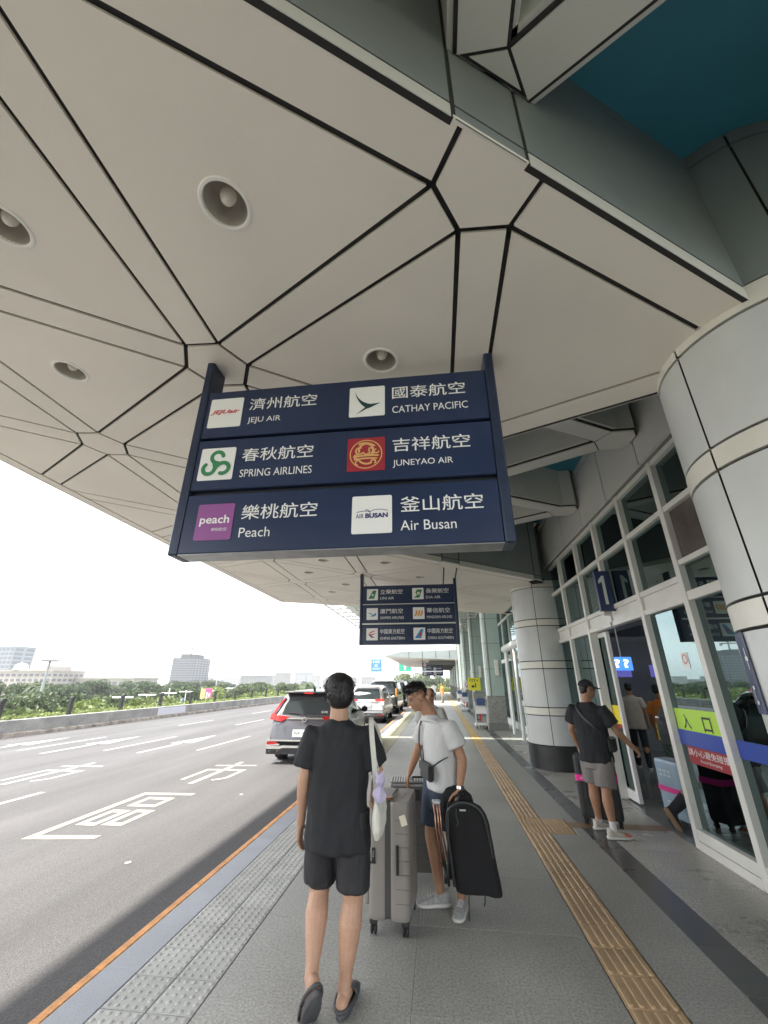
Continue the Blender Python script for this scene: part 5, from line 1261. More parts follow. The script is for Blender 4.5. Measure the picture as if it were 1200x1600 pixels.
def head(b, c, M, hs=1., face=True):
    g = lambda x, y, z: V(c) + M @ V((x*hs, y*hs, z*hs))
    ell(b, g(0,-.012,.035), (.074*hs,.092*hs,.085*hs), M); ell(b, g(0,.018,-.030), (.062*hs,.072*hs,.085*hs), M)
    ell(b, g(0,.046,-.082), (.036*hs,.034*hs,.030*hs), M); ell(b, g(0,.055,.028), (.056*hs,.032*hs,.022*hs), M)
    limb(b, [(g(0,.080,.012), .009*hs), (g(0,.096,-.018), .012*hs), (g(0,.100,-.028), .013*hs)], 8); ell(b, g(.012,.088,-.032), (.009*hs,.010*hs,.008*hs), M); ell(b, g(-.012,.088,-.032), (.009*hs,.010*hs,.008*hs), M)
    ell(b, g(0,.076,-.056), (.024*hs,.012*hs,.007*hs), M); ell(b, g(0,.075,-.067), (.021*hs,.012*hs,.008*hs), M)
    for s in (-1, 1):
        ell(b, g(s*.038,.060,-.030), (.024*hs,.022*hs,.024*hs), M)
        ell(b, g(s*.076,-.008,-.012), (.010*hs,.020*hs,.032*hs), M @ Matrix.Rotation(R_(-18), 3, 'X')); ell(b, g(s*.081,-.018,.004), (.008*hs,.013*hs,.018*hs), M)
def person(nm_label, P, skin, root, voxel=.0065, extra=None, group=None):
    """P: joints in world-aligned offsets from root"""
    t = thing('person', nm_label, 'person', root, group=group)
    b = MB(); J = {k: V(v) for k, v in P.items() if isinstance(v, tuple) and len(v) == 3}
    HM = frame(P['head_yaw'], P['head_pitch'], P.get('head_roll', 0)); head(b, J['head'], HM, P.get('hs', 1.))
    nr = .056*max(1, P.get('hs', 1.)*1.03); limb(b, [(J['head'] + HM @ V((0,-.022,-.055)), nr), (J['neck'], nr*1.1)]); limb(b, [(J['neck'], .062), (J['neck']*.8 + J['chest']*.2, .066)])
    TM = frame(P['yaw'])
    for c, r in ((J['chest'], (.15,.10,.17)), ((J['chest']+J['hip'])*.5, (.14,.095,.2)), (J['hip'], (.155,.105,.13))): ell(b, c, r, TM)
    for s in 'LR':
        limb(b, [(J['neck']*.75+J['sh'+s]*.25 + V((0,0,-.045)), .045), (J['sh'+s] + V((0,0,-.02)), .045)]); limb(b, [(J['sh'+s], .052), (J['sh'+s]*.5+J['el'+s]*.5, .047), (J['el'+s], .040)])
        e, w = J['el'+s], J['wr'+s]; limb(b, [(e, .040), (e*.72+w*.28, .043), (e*.3+w*.7, .033), (w, .028)])
        hand(b, w, e, P['thumb'+s], P.get('curl'+s, .35), P.get('hsz', 1.), P.get('palm'+s))
        h, k, a = J['hp'+s], J['kn'+s], J['an'+s]
        lk_ = P.get('leg', 1.08); limb(b, [(h, .082), (h*.5+k*.5, .072*lk_), (k*.92+h*.08, .058*lk_), (k, .055*lk_)])
        back = TM @ V((0, -1, 0))
        limb(b, [(k, .053*lk_), (k*.72+a*.28+back*.014, .060*lk_), (k*.45+a*.55+back*.008, .049*lk_), (k*.15+a*.85, .033*lk_), (a, .034*lk_)])
        if P.get('barefoot'): foot(b, a, P['toe'+s], P.get('tp'+s, 0))
        else: limb(b, [(a, .033), (a + V((0,0,-.03)), .036)])
    link('body', None, t) if False else None
    me = remesh(b, voxel, 3); me.materials.append(skin); link('body', me, t)
    hs_ = P.get('hs', 1.); fg = lambda x, y, z: J['head'] + HM @ V((x*hs_, y*hs_, z*hs_))
    for s in (-1, 1):
        e_ = MB(); ell(e_, fg(s*.033, .0765, .0), (.014*hs_, .008*hs_, .006*hs_), HM); e_.build('eye', mat('eye_dark', (.03,.022,.018), .3), t, smooth=True)
        e_ = MB(); ell(e_, fg(s*.034, .083, .021), (.020*hs_, .007*hs_, .0045*hs_), HM); e_.build('eyebrow', black_hair, t, smooth=True)
    e_ = MB(); ell(e_, fg(0, .0815, -.061), (.021*hs_, .009*hs_, .0075*hs_), HM); e_.build('lips', mat('lips', (.33,.13,.10), .5), t, smooth=True)
    return t, J, HM, TM
def cloth_noise(me, amp, sc, seed=0, ax=(1,1,1), off=0.):
    N = [v.normal.copy() for v in me.vertices]
    for v, nrm in zip(me.vertices, N):
        q = V((v.co.x*ax[0], v.co.y*ax[1], v.co.z*ax[2]))*sc + V((seed*7.3, seed*3.1, 0)); n = noise.noise(q) + .5*noise.noise(q*2.3) + (.35*(1 - 2*abs(noise.noise(q*1.4 + V((5,2,9))))) if off else 0)
        v.co += nrm * (n*amp + off)
def ringpts(c, M, rx, ry, n=28, p=2.4):
    out = []
    for k in range(n):
        a = 2*math.pi*k/n; ca, sa = math.cos(a), math.sin(a); x = math.copysign(abs(ca)**(2/p), ca)*rx; y = math.copysign(abs(sa)**(2/p), sa)*ry
        out.append(V(c) + M @ V((x, y, 0)))
    return out
def shirt(t, J, TM, m, hem, rings, sleeve=.55, sr=(.075,.078,.072), seed=1, amp=.006, voxel=.009, name='t_shirt', neck_r=.068, ws=1.):
    """rings [(centre, rx, ry)] from hem upwards"""
    b = MB(); R0 = [ringpts(c, TM, rx, ry) for c, rx, ry in rings]
    nk = J['neck']; R0 += [ringpts(nk + V((0,0,-.052)), TM, .150*ws, .088, 28, 2.2), ringpts(nk + V((0,0,-.034)), TM, .105*ws, .080, 28, 2.1), ringpts(nk + V((0,0,-.004)), TM, .069, .069, 28, 2)]
    b.loft(R0)
    for s in 'LR':
        sh, el = J['sh'+s], J['el'+s]; e = sh.lerp(el, sleeve); d = (el-sh).normalized()
        b.tube([J['chest']*.35+sh*.65 + V((0,0,.0)), sh, sh.lerp(el, sleeve*.5), e, e - d*.004, e - d*.03], [sr[0]*1.02, sr[0], sr[1], sr[2], sr[2]*.9, sr[2]*.8], 20)
        limb(b, [(nk*.86+sh*.14 + V((0,0,-.072)), .066), (nk*.45+sh*.55 + V((0,0,-.040)), .062), (sh + V((0,0,.0)), .064)])
    me = remesh(b, voxel, 5, name); cloth_noise(me, amp, 9, seed, (1, 1, .55), .006); me.materials.append(m); return link(name, me, t)
def shorts(t, J, TM, m, waist, legs, seed=2, amp=.005, voxel=.009, name='shorts', lowest=None):
    b = MB(); c, rx, ry = waist
    b.loft([ringpts(V(c)+V((0,0,.10)), TM, rx*.95, ry*.95), ringpts(c, TM, rx, ry), ringpts(V(c)+V((0,0,-.12)), TM, rx*1.02, ry*1.05)])
    for s in 'LR':
        h, k = J['hp'+s], J['kn'+s]; f, r0, r1 = legs[s]; e = h.lerp(k, f); d = (k-h).normalized()
        b.tube([h + V((0,0,.05)), h, h.lerp(k, f*.5), e, e - d*.004, e - d*.05], [r0*.98, r0, (r0+r1)/2, r1, r1*.92, r1*.82], 22)
    me = remesh(b, voxel, 5, name); cloth_noise(me, amp, 11, seed, (1, 1, .5)); me.materials.append(m); return link(name, me, t)
def hair(t, c, M, m, parts, seed=1, tuft=220, L=.03, hs=1., voxel=.006, name='hair', spike=.28, fall=1.):
    b = MB(); g = lambda x, y, z: V(c) + M @ V((x*hs, y*hs, z*hs))
    for (p, r) in parts: ell(b, g(*p), tuple(q*hs for q in r), M)
    me = remesh(b, voxel, 2, name); cloth_noise(me, .0018, 40, seed, (1,1,.3))
    bm = bmesh.new(); bm.from_mesh(me); bm.verts.ensure_lookup_table(); rg_ = random.Random(seed); vs = list(bm.verts); up = M @ V((0,0,1)); fw = M @ V((0,1,0))
    for _ in range(tuft):
        v = rg_.choice(vs)
        if (v.co - V(c)).dot(up) < -.03*hs: continue
        n = v.normal.copy(); p = v.co.copy(); d = (n*spike + V((rg_.uniform(-.35,.35), rg_.uniform(-.35,.35), rg_.uniform(-1.0,-.1)*fall))).normalized(); s = n.cross(V((rg_.uniform(-1,1), rg_.uniform(-1,1), rg_.uniform(-1,1)))).normalized()
        l = L*rg_.uniform(.6, 1.2); w = .0016
        q = [bm.verts.new(p - s*w), bm.verts.new(p + s*w), bm.verts.new(p + d*l*.6 + s*w*.6), bm.verts.new(p + d*l + V((0,0,-.004)))]
        try: bm.faces.new(q)
        except Exception: pass
    bm.to_mesh(me); bm.free(); me.polygons.foreach_set('use_smooth', [True]*len(me.polygons)); me.materials.append(m); return link(name, me, t)
black_hair = mat('hair_black', (.012,.011,.011), .42, vary=.4, vscale=60, stretch=(1,1,.15), spec=.45)
skin_a = skin_mat('skin_light', (.46,.275,.185)); skin_b = skin_mat('skin_tan', (.38,.205,.125))
black_tee = mat('black_cotton', (.015,.016,.019), .85, vary=.15, vscale=6, bump=.55, bscale=13, stretch=(1,1,.45)); black_shorts = mat('black_nylon', (.018,.018,.021), .6, bump=.6, bscale=16, stretch=(1,1,.4))
white_tee = mat('white_cotton', (.56,.56,.55), .85, vary=.04, vscale=5, bump=.5, bscale=13, stretch=(1,1,.45)); navy_sh = mat('navy_shorts', (.035,.052,.085), .8, vary=.15, vscale=8, bump=.5, bscale=15, stretch=(1,1,.4)); grey_sh = mat('grey_jersey', (.20,.185,.175), .8, vary=.12, vscale=6, bump=.6, bscale=14, stretch=(1,1,.35))
slip_m = mat('slipper_rubber', (.075,.075,.08), .6, vary=.1, vscale=10); sole_w = mat('shoe_white', (.62,.61,.58), .6); knit = mat('shoe_knit', (.38,.38,.37), .8, vary=.25, vscale=40, bump=.3, bscale=200)
def shoe(t, ankle, yaw, pitch, upper, sole, L=.285, name='shoe', accent=None, laces=True):
    """low trainer: sole wedge plus upper, built round the ankle (ankle ~.085 above the sole)"""
    M = frame(yaw, pitch); A = V(ankle); g = lambda p: A + M @ V(p)
    def sec(y, w, z0, z1, n=16):
        out = []
        for k in range(n):
            a = 2*math.pi*k/n; x = w*math.copysign(abs(math.cos(a))**.75, math.cos(a)); z = (z0+z1)/2 + (z1-z0)/2*math.copysign(abs(math.sin(a))**.7, math.sin(a)); out.append(g((x, y, z)))
        return out
    up = MB().loft([sec(y, w, -.075, z1) for y, w, z1 in ((-.078,.018,-.02), (-.070,.033,.018), (-.04,.041,.020), (0,.042,.012), (.035,.043,-.004), (.08,.045,-.022), (.125,.046,-.034), (.165,.040,-.044), (.190,.026,-.052), (.200,.012,-.058))])
    so = MB().loft([sec(y, w, z0, -.058) for y, w, z0 in ((-.090,.018,-.080), (-.082,.036,-.094), (-.03,.044,-.096), (.04,.043,-.094), (.11,.051,-.094), (.16,.047,-.091), (.195,.031,-.084), (.210,.014,-.076))])
    s = up.build(name, upper, t, smooth=60); so.build('sole', sole, s, smooth=60)
    if laces:
        for k in range(4): y = .035 + .022*k; MB().tube([g((-.022, y, -.006-.2*(y-.03))), g((0, y+.006, .004-.22*(y-.03))), g((.022, y, -.006-.2*(y-.03)))], .004, 6).build('lace', sole_w, s)
    if accent: MB().loft([sec(y, w, -.066, z1) for y, w, z1 in ((.10,.0475,-.026), (.14,.0465,-.035), (.17,.040,-.043), (.192,.028,-.050), (.203,.013,-.057))]).build('toe_cap', accent, s, smooth=60)
    return s
def slipper(t, ankle, yaw, pitch):
    M = frame(yaw, pitch); A = V(ankle); g = lambda p: A + M @ V(p)
    def oval(z, k): return [g((math.cos(a)*w_*k, y_, z)) for a, w_, y_ in [(2*math.pi*q/28, .050 + .006*math.sin(2*math.pi*q/28), .055 + .142*k*math.sin(2*math.pi*q/28)) for q in range(28)]]
    s = MB().loft([oval(-.112, .93), oval(-.105, 1.0), oval(-.085, 1.02), oval(-.080, .98)]).build('slipper', slip_m, t, smooth=60)
    b = MB(); rg_ = []
    for k in range(7):
        y = .065 + .125*k/6; w = .056 - .012*max(0, k-3)/3; hgt = .052 - .040*(k/6)**1.3
        rg_.append([g((w*math.cos(math.pi*q/12), y, -.085 + hgt*math.sin(math.pi*q/12)**.8)) for q in range(13)])
    rg_.append([g((.028*math.cos(math.pi*q/12), .197, -.085 + .006*math.sin(math.pi*q/12))) for q in range(13)])
    b.loft(rg_, closed=False, cap0=False, cap1=True); o = b.build('upper', slip_m, s, smooth=60, fix=True); md = o.modifiers.new('t', 'SOLIDIFY'); md.thickness = .007; md.offset = 1
    # raised heel rim
    MB().tube([g((.054*math.cos(a), .055 + .145*math.sin(a), -.080 + .012)) for a in [math.pi*(1.0 + q/14) for q in range(15)]], .009, 8).build('heel_rim', slip_m, s, smooth=True)
    return s
# ---- 1. man seen from behind, black shirt
R1 = (-.70, 3.2, 0)
P1 = dict(head=(-.035,.03,1.630), neck=(-.025,0,1.475), chest=(-.02,0,1.27), hip=(-.01,0,.93), head_yaw=20, head_pitch=-5, yaw=-3, hs=1.10,
    shL=(-.198,0,1.362), shR=(.178,0,1.366), elL=(-.245,-.035,1.115), wrL=(-.268,.035,.845), elR=(.262,.03,1.13), wrR=(.20,.20,.96),
    hpL=(-.105,0,.90), hpR=(.10,0,.90), knL=(-.128,.075,.485), anL=(-.092,-.155,.185), knR=(.105,.01,.475), anR=(.075,-.045,.095),
    thumbL=(.1,1,0), thumbR=(-.5,.5,.6), toeL=30, tpL=-50, toeR=-4, tpR=0, barefoot=1, leg=1.18, palmL=(1,0,0), curlL=.22)
p1, J, HM, TM = person('young man in black shirt and shorts walking away with a white tote', P1, skin_a, R1)
shirt(p1, J, TM, black_tee, None, [((-.005,0,.735), .205, .145), ((-.008,0,.80), .207, .145), ((-.012,0,.95), .195, .135), ((-.016,0,1.10), .195, .13), ((-.018,0,1.25), .205, .13), ((-.02,0,1.34), .195, .115), ((-.022,0,1.395), .155, .092)], .72, (.082,.088,.090), 3, .012)
shorts(p1, J, TM, black_shorts, ((-.005,0,.85), .175, .13), {'L': (.86, .112, .106), 'R': (.88, .110, .108)}, 5, .007)
hair(p1, J['head'], HM, black_hair, [((0,-.018,.045), (.086,.102,.085)), ((0,-.045,0), (.083,.072,.085)), ((.0,.03,.085), (.074,.075,.052)), ((0,-.050,-.028), (.070,.050,.050)), ((.045,.05,.06), (.045,.05,.045)), ((-.045,.05,.06), (.045,.05,.045))], 4, 2800, .024, 1.19)
slipper(p1, tuple(V(P1['anL'])), 30, -50); slipper(p1, tuple(V(P1['anR']) + V((0,0,.017))), -4, 0)
tote_m = mat('tote_canvas', (.62,.61,.54), .85, vary=.08, vscale=6, bump=.25, bscale=150)
tote = thing('tote_bag', 'white canvas tote bag hanging from the black-shirted man\'s shoulder', 'bag', (-.44, 3.2, .8), worldparts=True)
sp_ = [(-.475,3.20,1.478), (-.455,3.125,1.455), (-.44,3.065,1.37), (-.432,3.05,1.25), (-.428,3.06,1.13), (-.425,3.08,1.03)]
b = MB()
for k in range(len(sp_)):
    pass
def ribbon(pts, wv, th=.004):
    b = MB(); rings = []
    for k, p in enumerate(pts):
        p = V(p); tg = (V(pts[min(k+1, len(pts)-1)]) - V(pts[max(k-1, 0)])).normalized(); w = V(wv[k] if isinstance(wv, list) else wv); n = tg.cross(w).normalized()*th
        rings.append([p - w/2 - n, p + w/2 - n, p + w/2 + n, p - w/2 + n])
    return b.loft(rings)
def smooth_path(pts, n=4):
    P = [V(p) for p in pts]; out = []
    for k in range(len(P)-1):
        p0, p1_, p2_, p3_ = P[max(k-1, 0)], P[k], P[k+1], P[min(k+2, len(P)-1)]
        for q in range(n):
            t = q/n; out.append(.5*((2*p1_) + (p2_-p0)*t + (2*p0-5*p1_+4*p2_-p3_)*t*t + (3*p1_-p0-3*p2_+p3_)*t**3))
    return out + [P[-1]]
ribbon(smooth_path([(-.50,3.27,1.47), (-.492,3.20,1.487), (-.478,3.12,1.455), (-.462,3.06,1.37), (-.446,3.045,1.25), (-.436,3.06,1.12), (-.432,3.09,.98)]), (.030, .012, 0)).build('strap', tote_m, tote, smooth=40)
ribbon(smooth_path([(-.50,3.27,1.47), (-.462,3.34,1.40), (-.436,3.345,1.25), (-.428,3.33,.98)]), (.012, .03, 0)).build('strap', tote_m, tote, smooth=40)
b = MB(); b.loft([ringpts((-.430,3.21,z), frame(0), rx, ry, 24, 3) for z, rx, ry in ((.80,.006,.05), (.815,.022,.15), (.86,.036,.175), (.93,.038,.18), (.99,.026,.175), (1.03,.012,.17))])
tm_ = remesh(b, .008, 3, 'bag_body'); cloth_noise(tm_, .006, 14, 3); tm_.materials.append(tote_m); link('bag_body', tm_, tote)
pl_m = mat('lavender_plush', (.46,.42,.58), .95, vary=.2, vscale=25, bump=.6, bscale=90)
plush = thing('plush_charm', 'small lavender plush charm clipped on the white tote bag', 'charm', (-.405, 3.05, 1.03), worldparts=True)
b = MB(); ell(b, (-.408,3.03,1.065), (.034,.028,.050)); ell(b, (-.404,3.03,1.142), (.032,.027,.036)); ell(b, (-.424,3.03,1.178), (.011,.010,.018)); ell(b, (-.384,3.03,1.178), (.011,.010,.018)); ell(b, (-.44,3.03,1.07), (.012,.012,.025)); ell(b, (-.375,3.03,1.06), (.012,.012,.025))
me = remesh(b, .005, 2, 'plush_body'); cloth_noise(me, .003, 60, 2); me.materials.append(pl_m); link('plush_body', me, plush)
MB().tube([(-.410,3.035,1.19), (-.424,3.045,1.23), (-.434,3.052,1.26)], .003, 6).build('clip_cord', chrome, plush)

# ---- 2. man in white T-shirt with glasses
R2 = (0, 4.4, 0)
P2 = dict(head=(-.222,-.045,1.588), neck=(-.098,-.005,1.432), chest=(-.035,0,1.22), hip=(-.02,.01,.88), head_yaw=112, head_pitch=-26, yaw=118, hs=1.04,
    shL=(.080,-.135,1.325), shR=(-.155,.125,1.335), elL=(.175,-.165,1.085), wrL=(.130,-.205,.870), elR=(-.245,.215,1.095), wrR=(-.325,.30,.905),
    hpL=(.045,-.06,.85), hpR=(-.085,.06,.85), knL=(.06,-.10,.46), anL=(.10,-.07,.095), knR=(-.13,.03,.46), anR=(-.075,.0,.095),
    thumbL=(-.6,-.5,.1), thumbR=(-.1,-1,.1), palmL=(-.7,.5,0), palmR=(.2,0,-1), curlL=.75, curlR=.3, toeL=165, toeR=100)
p2, J, HM, TM = person('man in white T-shirt and glasses looking down and carrying a folded stroller', P2, skin_b, R2)
shirt(p2, J, TM, white_tee, None, [((-.015,.0,.835), .175, .128), ((-.018,.0,.90), .178, .130), ((-.025,0,1.03), .172, .125), ((-.03,0,1.15), .178, .125), ((-.035,0,1.26), .182, .120), ((-.045,0,1.34), .165, .105), ((-.06,0,1.385), .12, .085)], .60, (.074,.080,.080), 8, .010)
shorts(p2, J, TM, navy_sh, ((-.02,.005,.80), .158, .125), {'L': (.78, .108, .104), 'R': (.78, .108, .104)}, 9, .006)
hair(p2, J['head'], HM, black_hair, [((0,-.014,.066), (.072,.090,.060)), ((0,.040,.092), (.058,.046,.034)), ((0,-.064,.03), (.060,.040,.05))], 6, 2400, .022, 1.05, spike=.8, fall=.25)
shoe(p2, P2['anL'], 165, 0, knit, sole_w); shoe(p2, P2['anR'], 100, 0, knit, sole_w)
gl = thing('glasses', 'thin metal rimmed glasses worn by the man in white', 'glasses', R2); wire = mat('wire_rim', (.35,.33,.30), .3, .8); hg = lambda x, y, z: J['head'] + HM @ V((x*1.04, y*1.04, z*1.04))
for s in (-1, 1):
    MB().tube([hg(s*.034 + .024*math.cos(2*math.pi*k/20), .094 - .012*abs(math.cos(2*math.pi*k/20)), .002 + .020*math.sin(2*math.pi*k/20)) for k in range(21)], .0022, 6).build('rim', wire, gl)
    MB().tube([hg(s*.058,.084,.006), hg(s*.076,.03,.006), hg(s*.080,-.02,.0)], .002, 6).build('temple', wire, gl)
MB().tube([hg(-.011,.096,.004), hg(.011,.096,.004)], .002, 6).build('bridge', wire, gl)
bagm = mat('black_leather', (.020,.020,.022), .45, bump=.15, bscale=120)
cb = thing('crossbody_bag', 'small black crossbody bag on the front of the man in white', 'bag', (-.06, 4.27, .93), worldparts=True)
b = MB(); fwd = TM @ V((0,1,0)); rgt = TM @ V((1,0,0)); cc = V((-.035, 4.4, .985)) + fwd*.155 + rgt*-.055
b.bbox(-.095, .095, -.028, .028, -.065, .065, .014); b.xf(Matrix.Translation(cc) @ TM.to_4x4() @ Matrix.Rotation(R_(-6), 4, 'Y')); b.build('pouch', bagm, cb, smooth=30)
b = MB(); b.bbox(-.098, .098, .024, .034, .0, .068, .005); b.xf(Matrix.Translation(cc) @ TM.to_4x4() @ Matrix.Rotation(R_(-6), 4, 'Y')); b.build('flap', bagm, cb, smooth=30)
rt = V(R2)
ribbon(smooth_path([cc + rgt*.09 + V((0,0,.05)), cc + rgt*.13 + fwd*.0 + V((0,0,.15)), rt + V((-.06,0,1.22)) + fwd*.135 + rgt*.08, rt + V((-.08,0,1.36)) + fwd*.085 + rgt*.09, rt + V((-.085,0,1.425)) + fwd*.0 + rgt*.085, rt + V((-.06,0,1.36)) - fwd*.11 + rgt*.05]), tuple(rgt*.022)).build('strap', bagm, cb, smooth=40)
ribbon([cc - rgt*.09 + V((0,0,.04)), cc - rgt*.14 - fwd*.06 + V((0,0,.09)), rt + V((-.03,0,1.12)) - rgt*.17 - fwd*.05, rt + V((-.05,0,1.25)) - rgt*.1 - fwd*.13], tuple(fwd*.02)).build('strap', bagm, cb)
wt = thing('wrist_watch', 'steel wrist watch worn by the man in white', 'watch', rt + J['wrL'], worldparts=True)
dv = (J['wrL']-J['elL']).normalized(); c0 = rt + J['wrL'] - dv*.012; q = dv.to_track_quat('Z', 'Y').to_matrix().to_4x4()
MB().lathe([(.0275,-.009), (.031,-.009), (.031,.009), (.0275,.009), (.0275,-.009)], seg=24).xf(Matrix.Translation(c0) @ q).build('band', chrome, wt, smooth=40)
out_v = V((.75,-.65,0)); out_v = (out_v - dv*out_v.dot(dv)).normalized(); qf = out_v.to_track_quat('Z', 'Y').to_matrix().to_4x4()
MB().lathe([(.001,.007), (.0185,.007), (.020,.004), (.020,-.004)], seg=24).xf(Matrix.Translation(c0 + out_v*.031) @ qf).build('dial', mat('dial', (.05,.055,.06), .2), wt, smooth=40)

# ---- 3. man with cap by the door
R3 = (1.98, 6.40, 0)
P3 = dict(head=(.045,.03,1.625), neck=(.0,0,1.47), chest=(-.0,0,1.26), hip=(.01,0,.92), head_yaw=-86, head_pitch=-4, yaw=-38, hs=.98,
    shL=(-.150,.13,1.362), shR=(.160,-.115,1.358), elL=(-.20,.20,1.12), wrL=(-.12,.30,.92), elR=(.275,-.14,1.12), wrR=(.455,-.08,.945),
    hpL=(-.07,.06,.89), hpR=(.075,-.05,.89), knL=(-.06,.12,.48), anL=(-.04,.19,.095), knR=(.02,-.10,.47), anR=(.005,-.165,.095),
    thumbL=(.5,.5,0), thumbR=(.1,.6,.5), palmR=(0,.6,-.7), curlR=.5, toeL=-70, toeR=-86)
p3, J, HM, TM = person('man in black shirt, grey shorts and black cap reaching towards the door', P3, skin_b, R3, .0075)
shirt(p3, J, TM, black_tee, None, [((.005,0,.775), .20, .14), ((.005,0,.85), .20, .14), ((.0,0,1.0), .19, .13), ((0,0,1.13), .19, .128), ((0,0,1.25), .195, .125), ((0,0,1.335), .185, .112), ((0,0,1.39), .145, .09)], .62, (.080,.086,.088), 4, .010)
shorts(p3, J, TM, grey_sh, ((.01,0,.82), .172, .135), {'L': (.86, .115, .112), 'R': (.92, .118, .122)}, 7, .008)
hair(p3, J['head'], HM, black_hair, [((0,-.035,.02), (.080,.075,.07)), ((0,-.06,-.02), (.062,.042,.045))], 9, 150, .012, .98)
for s, a, y_ in (('L', P3['anL'], -70), ('R', P3['anR'], -86)):
    MB().tube([V(a)+V((0,0,-.01)), V(a)+V((0,0,.05)), V(a)+V((0,0,.085))], [.040,.038,.040], 16).build('sock', mat('white_sock', (.68,.68,.67), .9, bump=.3, bscale=150), p3, smooth=40)
    shoe(p3, a, y_, 0, mat('shoe_cream', (.50,.46,.40), .7, vary=.15, vscale=25), sole_w, accent=mat('shoe_coral', (.62,.17,.12), .6))
cap = thing('cap', 'black baseball cap on the man beside the sliding door', 'cap', R3); capm = mat('cap_cloth', (.018,.018,.02), .8, bump=.15, bscale=200)
b = MB(); hg = lambda x, y, z: J['head'] + HM @ V((x, y, z))
rings = []
for k in range(9):
    a = math.pi/2*k/8; rr, zz = math.cos(a), math.sin(a); rings.append([hg(.088*rr*math.cos(t), -.012 + .106*rr*math.sin(t), .045 + .088*zz) for t in [2*math.pi*q/28 for q in range(28)]])
b.loft(rings, cap0=False, cap1=False); o = b.build('crown', capm, cap, smooth=True); md = o.modifiers.new('t', 'SOLIDIFY'); md.thickness = .004
b = MB(); r0, r1 = [], []
for q in range(15):
    t = math.pi*(.10 + .80*q/14); r0.append(hg(.088*math.cos(t), -.012 + .104*math.sin(t), .048)); r1.append(hg(.085*math.cos(t), .055 + .125*math.sin(t)*1.0, .030 - .012*abs(math.cos(t))))
b.loft([r0, r1], closed=False, cap0=False, cap1=False); o = b.build('visor', capm, cap, smooth=True); md = o.modifiers.new('t', 'SOLIDIFY'); md.thickness = .005
MB().sphere(hg(0,-.012,.134), .007, 8, 6).build('button', capm, cap)
sl = thing('shoulder_bag', 'black shoulder bag at the hip of the capped man', 'bag', (2.2, 6.3, 1.0), worldparts=True); r3 = V(R3); fw, rg = TM @ V((0,1,0)), TM @ V((1,0,0))
b = MB(); b.bbox(-.045, .045, -.115, .115, -.09, .09, .025); b.xf(Matrix.Translation(r3 + V((0,0,.975)) + rg*.185 + fw*.075) @ TM.to_4x4()); b.build('pouch', bagm, sl, smooth=30)
ribbon(smooth_path([r3 + rg*.19 + fw*.03 + V((0,0,1.06)), r3 + rg*.12 - fw*.132 + V((0,0,1.16)), r3 - rg*.02 - fw*.139 + V((0,0,1.28)), r3 - rg*.11 - fw*.105 + V((0,0,1.40)), r3 - rg*.12 + V((0,0,1.462)), r3 - rg*.08 + fw*.10 + V((0,0,1.36))]), tuple(rg*.020 + V((0,0,.016)))).build('strap', bagm, sl, smooth=40)
gl3 = thing('glasses', 'dark framed glasses worn by the capped man', 'glasses', R3)
for s in (-1, 1):
    MB().tube([hg(s*.034 + .024*math.cos(2*math.pi*k/16), .094 - .012*abs(math.cos(2*math.pi*k/16)), .002 + .018*math.sin(2*math.pi*k/16)) for k in range(17)], .0025, 6).build('rim', blk, gl3); MB().tube([hg(s*.058,.084,.006), hg(s*.078,-.02,.0)], .0022, 6).build('temple', blk, gl3)
MB().tube([hg(-.011,.096,.004), hg(.011,.096,.004)], .002, 6).build('bridge', blk, gl3)

# ---- 4. traveller with backpack stepping through the door
R4 = (3.22, 6.62, 0)
P4 = dict(head=(.16,.03,1.60), neck=(.10,.0,1.45), chest=(.06,0,1.25), hip=(0,0,.92), head_yaw=-80, head_pitch=-4, yaw=-80,
    shL=(.08,.18,1.38), shR=(.10,-.18,1.38), elL=(.16,.24,1.12), wrL=(.30,.22,.98), elR=(.05,-.25,1.12), wrR=(.12,-.24,.90), hpL=(0,.09,.9), hpR=(0,-.09,.9),
    knL=(.14,.09,.50), anL=(.26,.09,.095), knR=(-.07,-.05,.50), anR=(-.33,.03,.20), thumbL=(1,0,0), thumbR=(1,0,0), toeL=-85, toeR=-75)
p4, J, HM, TM = person('traveller in dark clothes with a black backpack stepping through the door', P4, skin_b, R4, .010)
dark_c = mat('dark_trousers', (.018,.020,.026), .8)
shirt(p4, J, TM, mat('dark_shirt', (.03,.035,.05), .85), None, [((0,0,.80), .19, .14), ((.02,0,1.0), .185, .13), ((.05,0,1.2), .19, .128), ((.07,0,1.36), .18, .11), ((.08,0,1.41), .14, .09)], .62, (.08,.085,.086), 4, .006)
b = MB()
b.loft([ringpts((0,0,.95), TM, .165, .125), ringpts((0,0,.85), TM, .17, .13), ringpts((0,0,.76), TM, .165, .12)])
for s in 'LR': limb(b, [(J['hp'+s], .095), (J['kn'+s], .075), (J['kn'+s]*.4+J['an'+s]*.6, .068), (J['an'+s]+V((0,0,.02)), .058)])
me = remesh(b, .010, 4, 'trousers'); cloth_noise(me, .007, 10, 3); me.materials.append(dark_c); link('trousers', me, p4)
hair(p4, J['head'], HM, black_hair, [((0,-.018,.045), (.086,.102,.085)), ((0,-.045,0), (.083,.072,.085))], 4, 150, .03, voxel=.009)
tan_sole = mat('tan_sole', (.34,.22,.13), .7)
shoe(p4, P4['anL'], -85, 0, dark_c, tan_sole); shoe(p4, P4['anR'], -75, -62, dark_c, tan_sole)
bp_ = thing('backpack', 'black backpack with lime lettering on the traveller in the doorway', 'backpack', (3.05, 6.62, 1.1), worldparts=True)
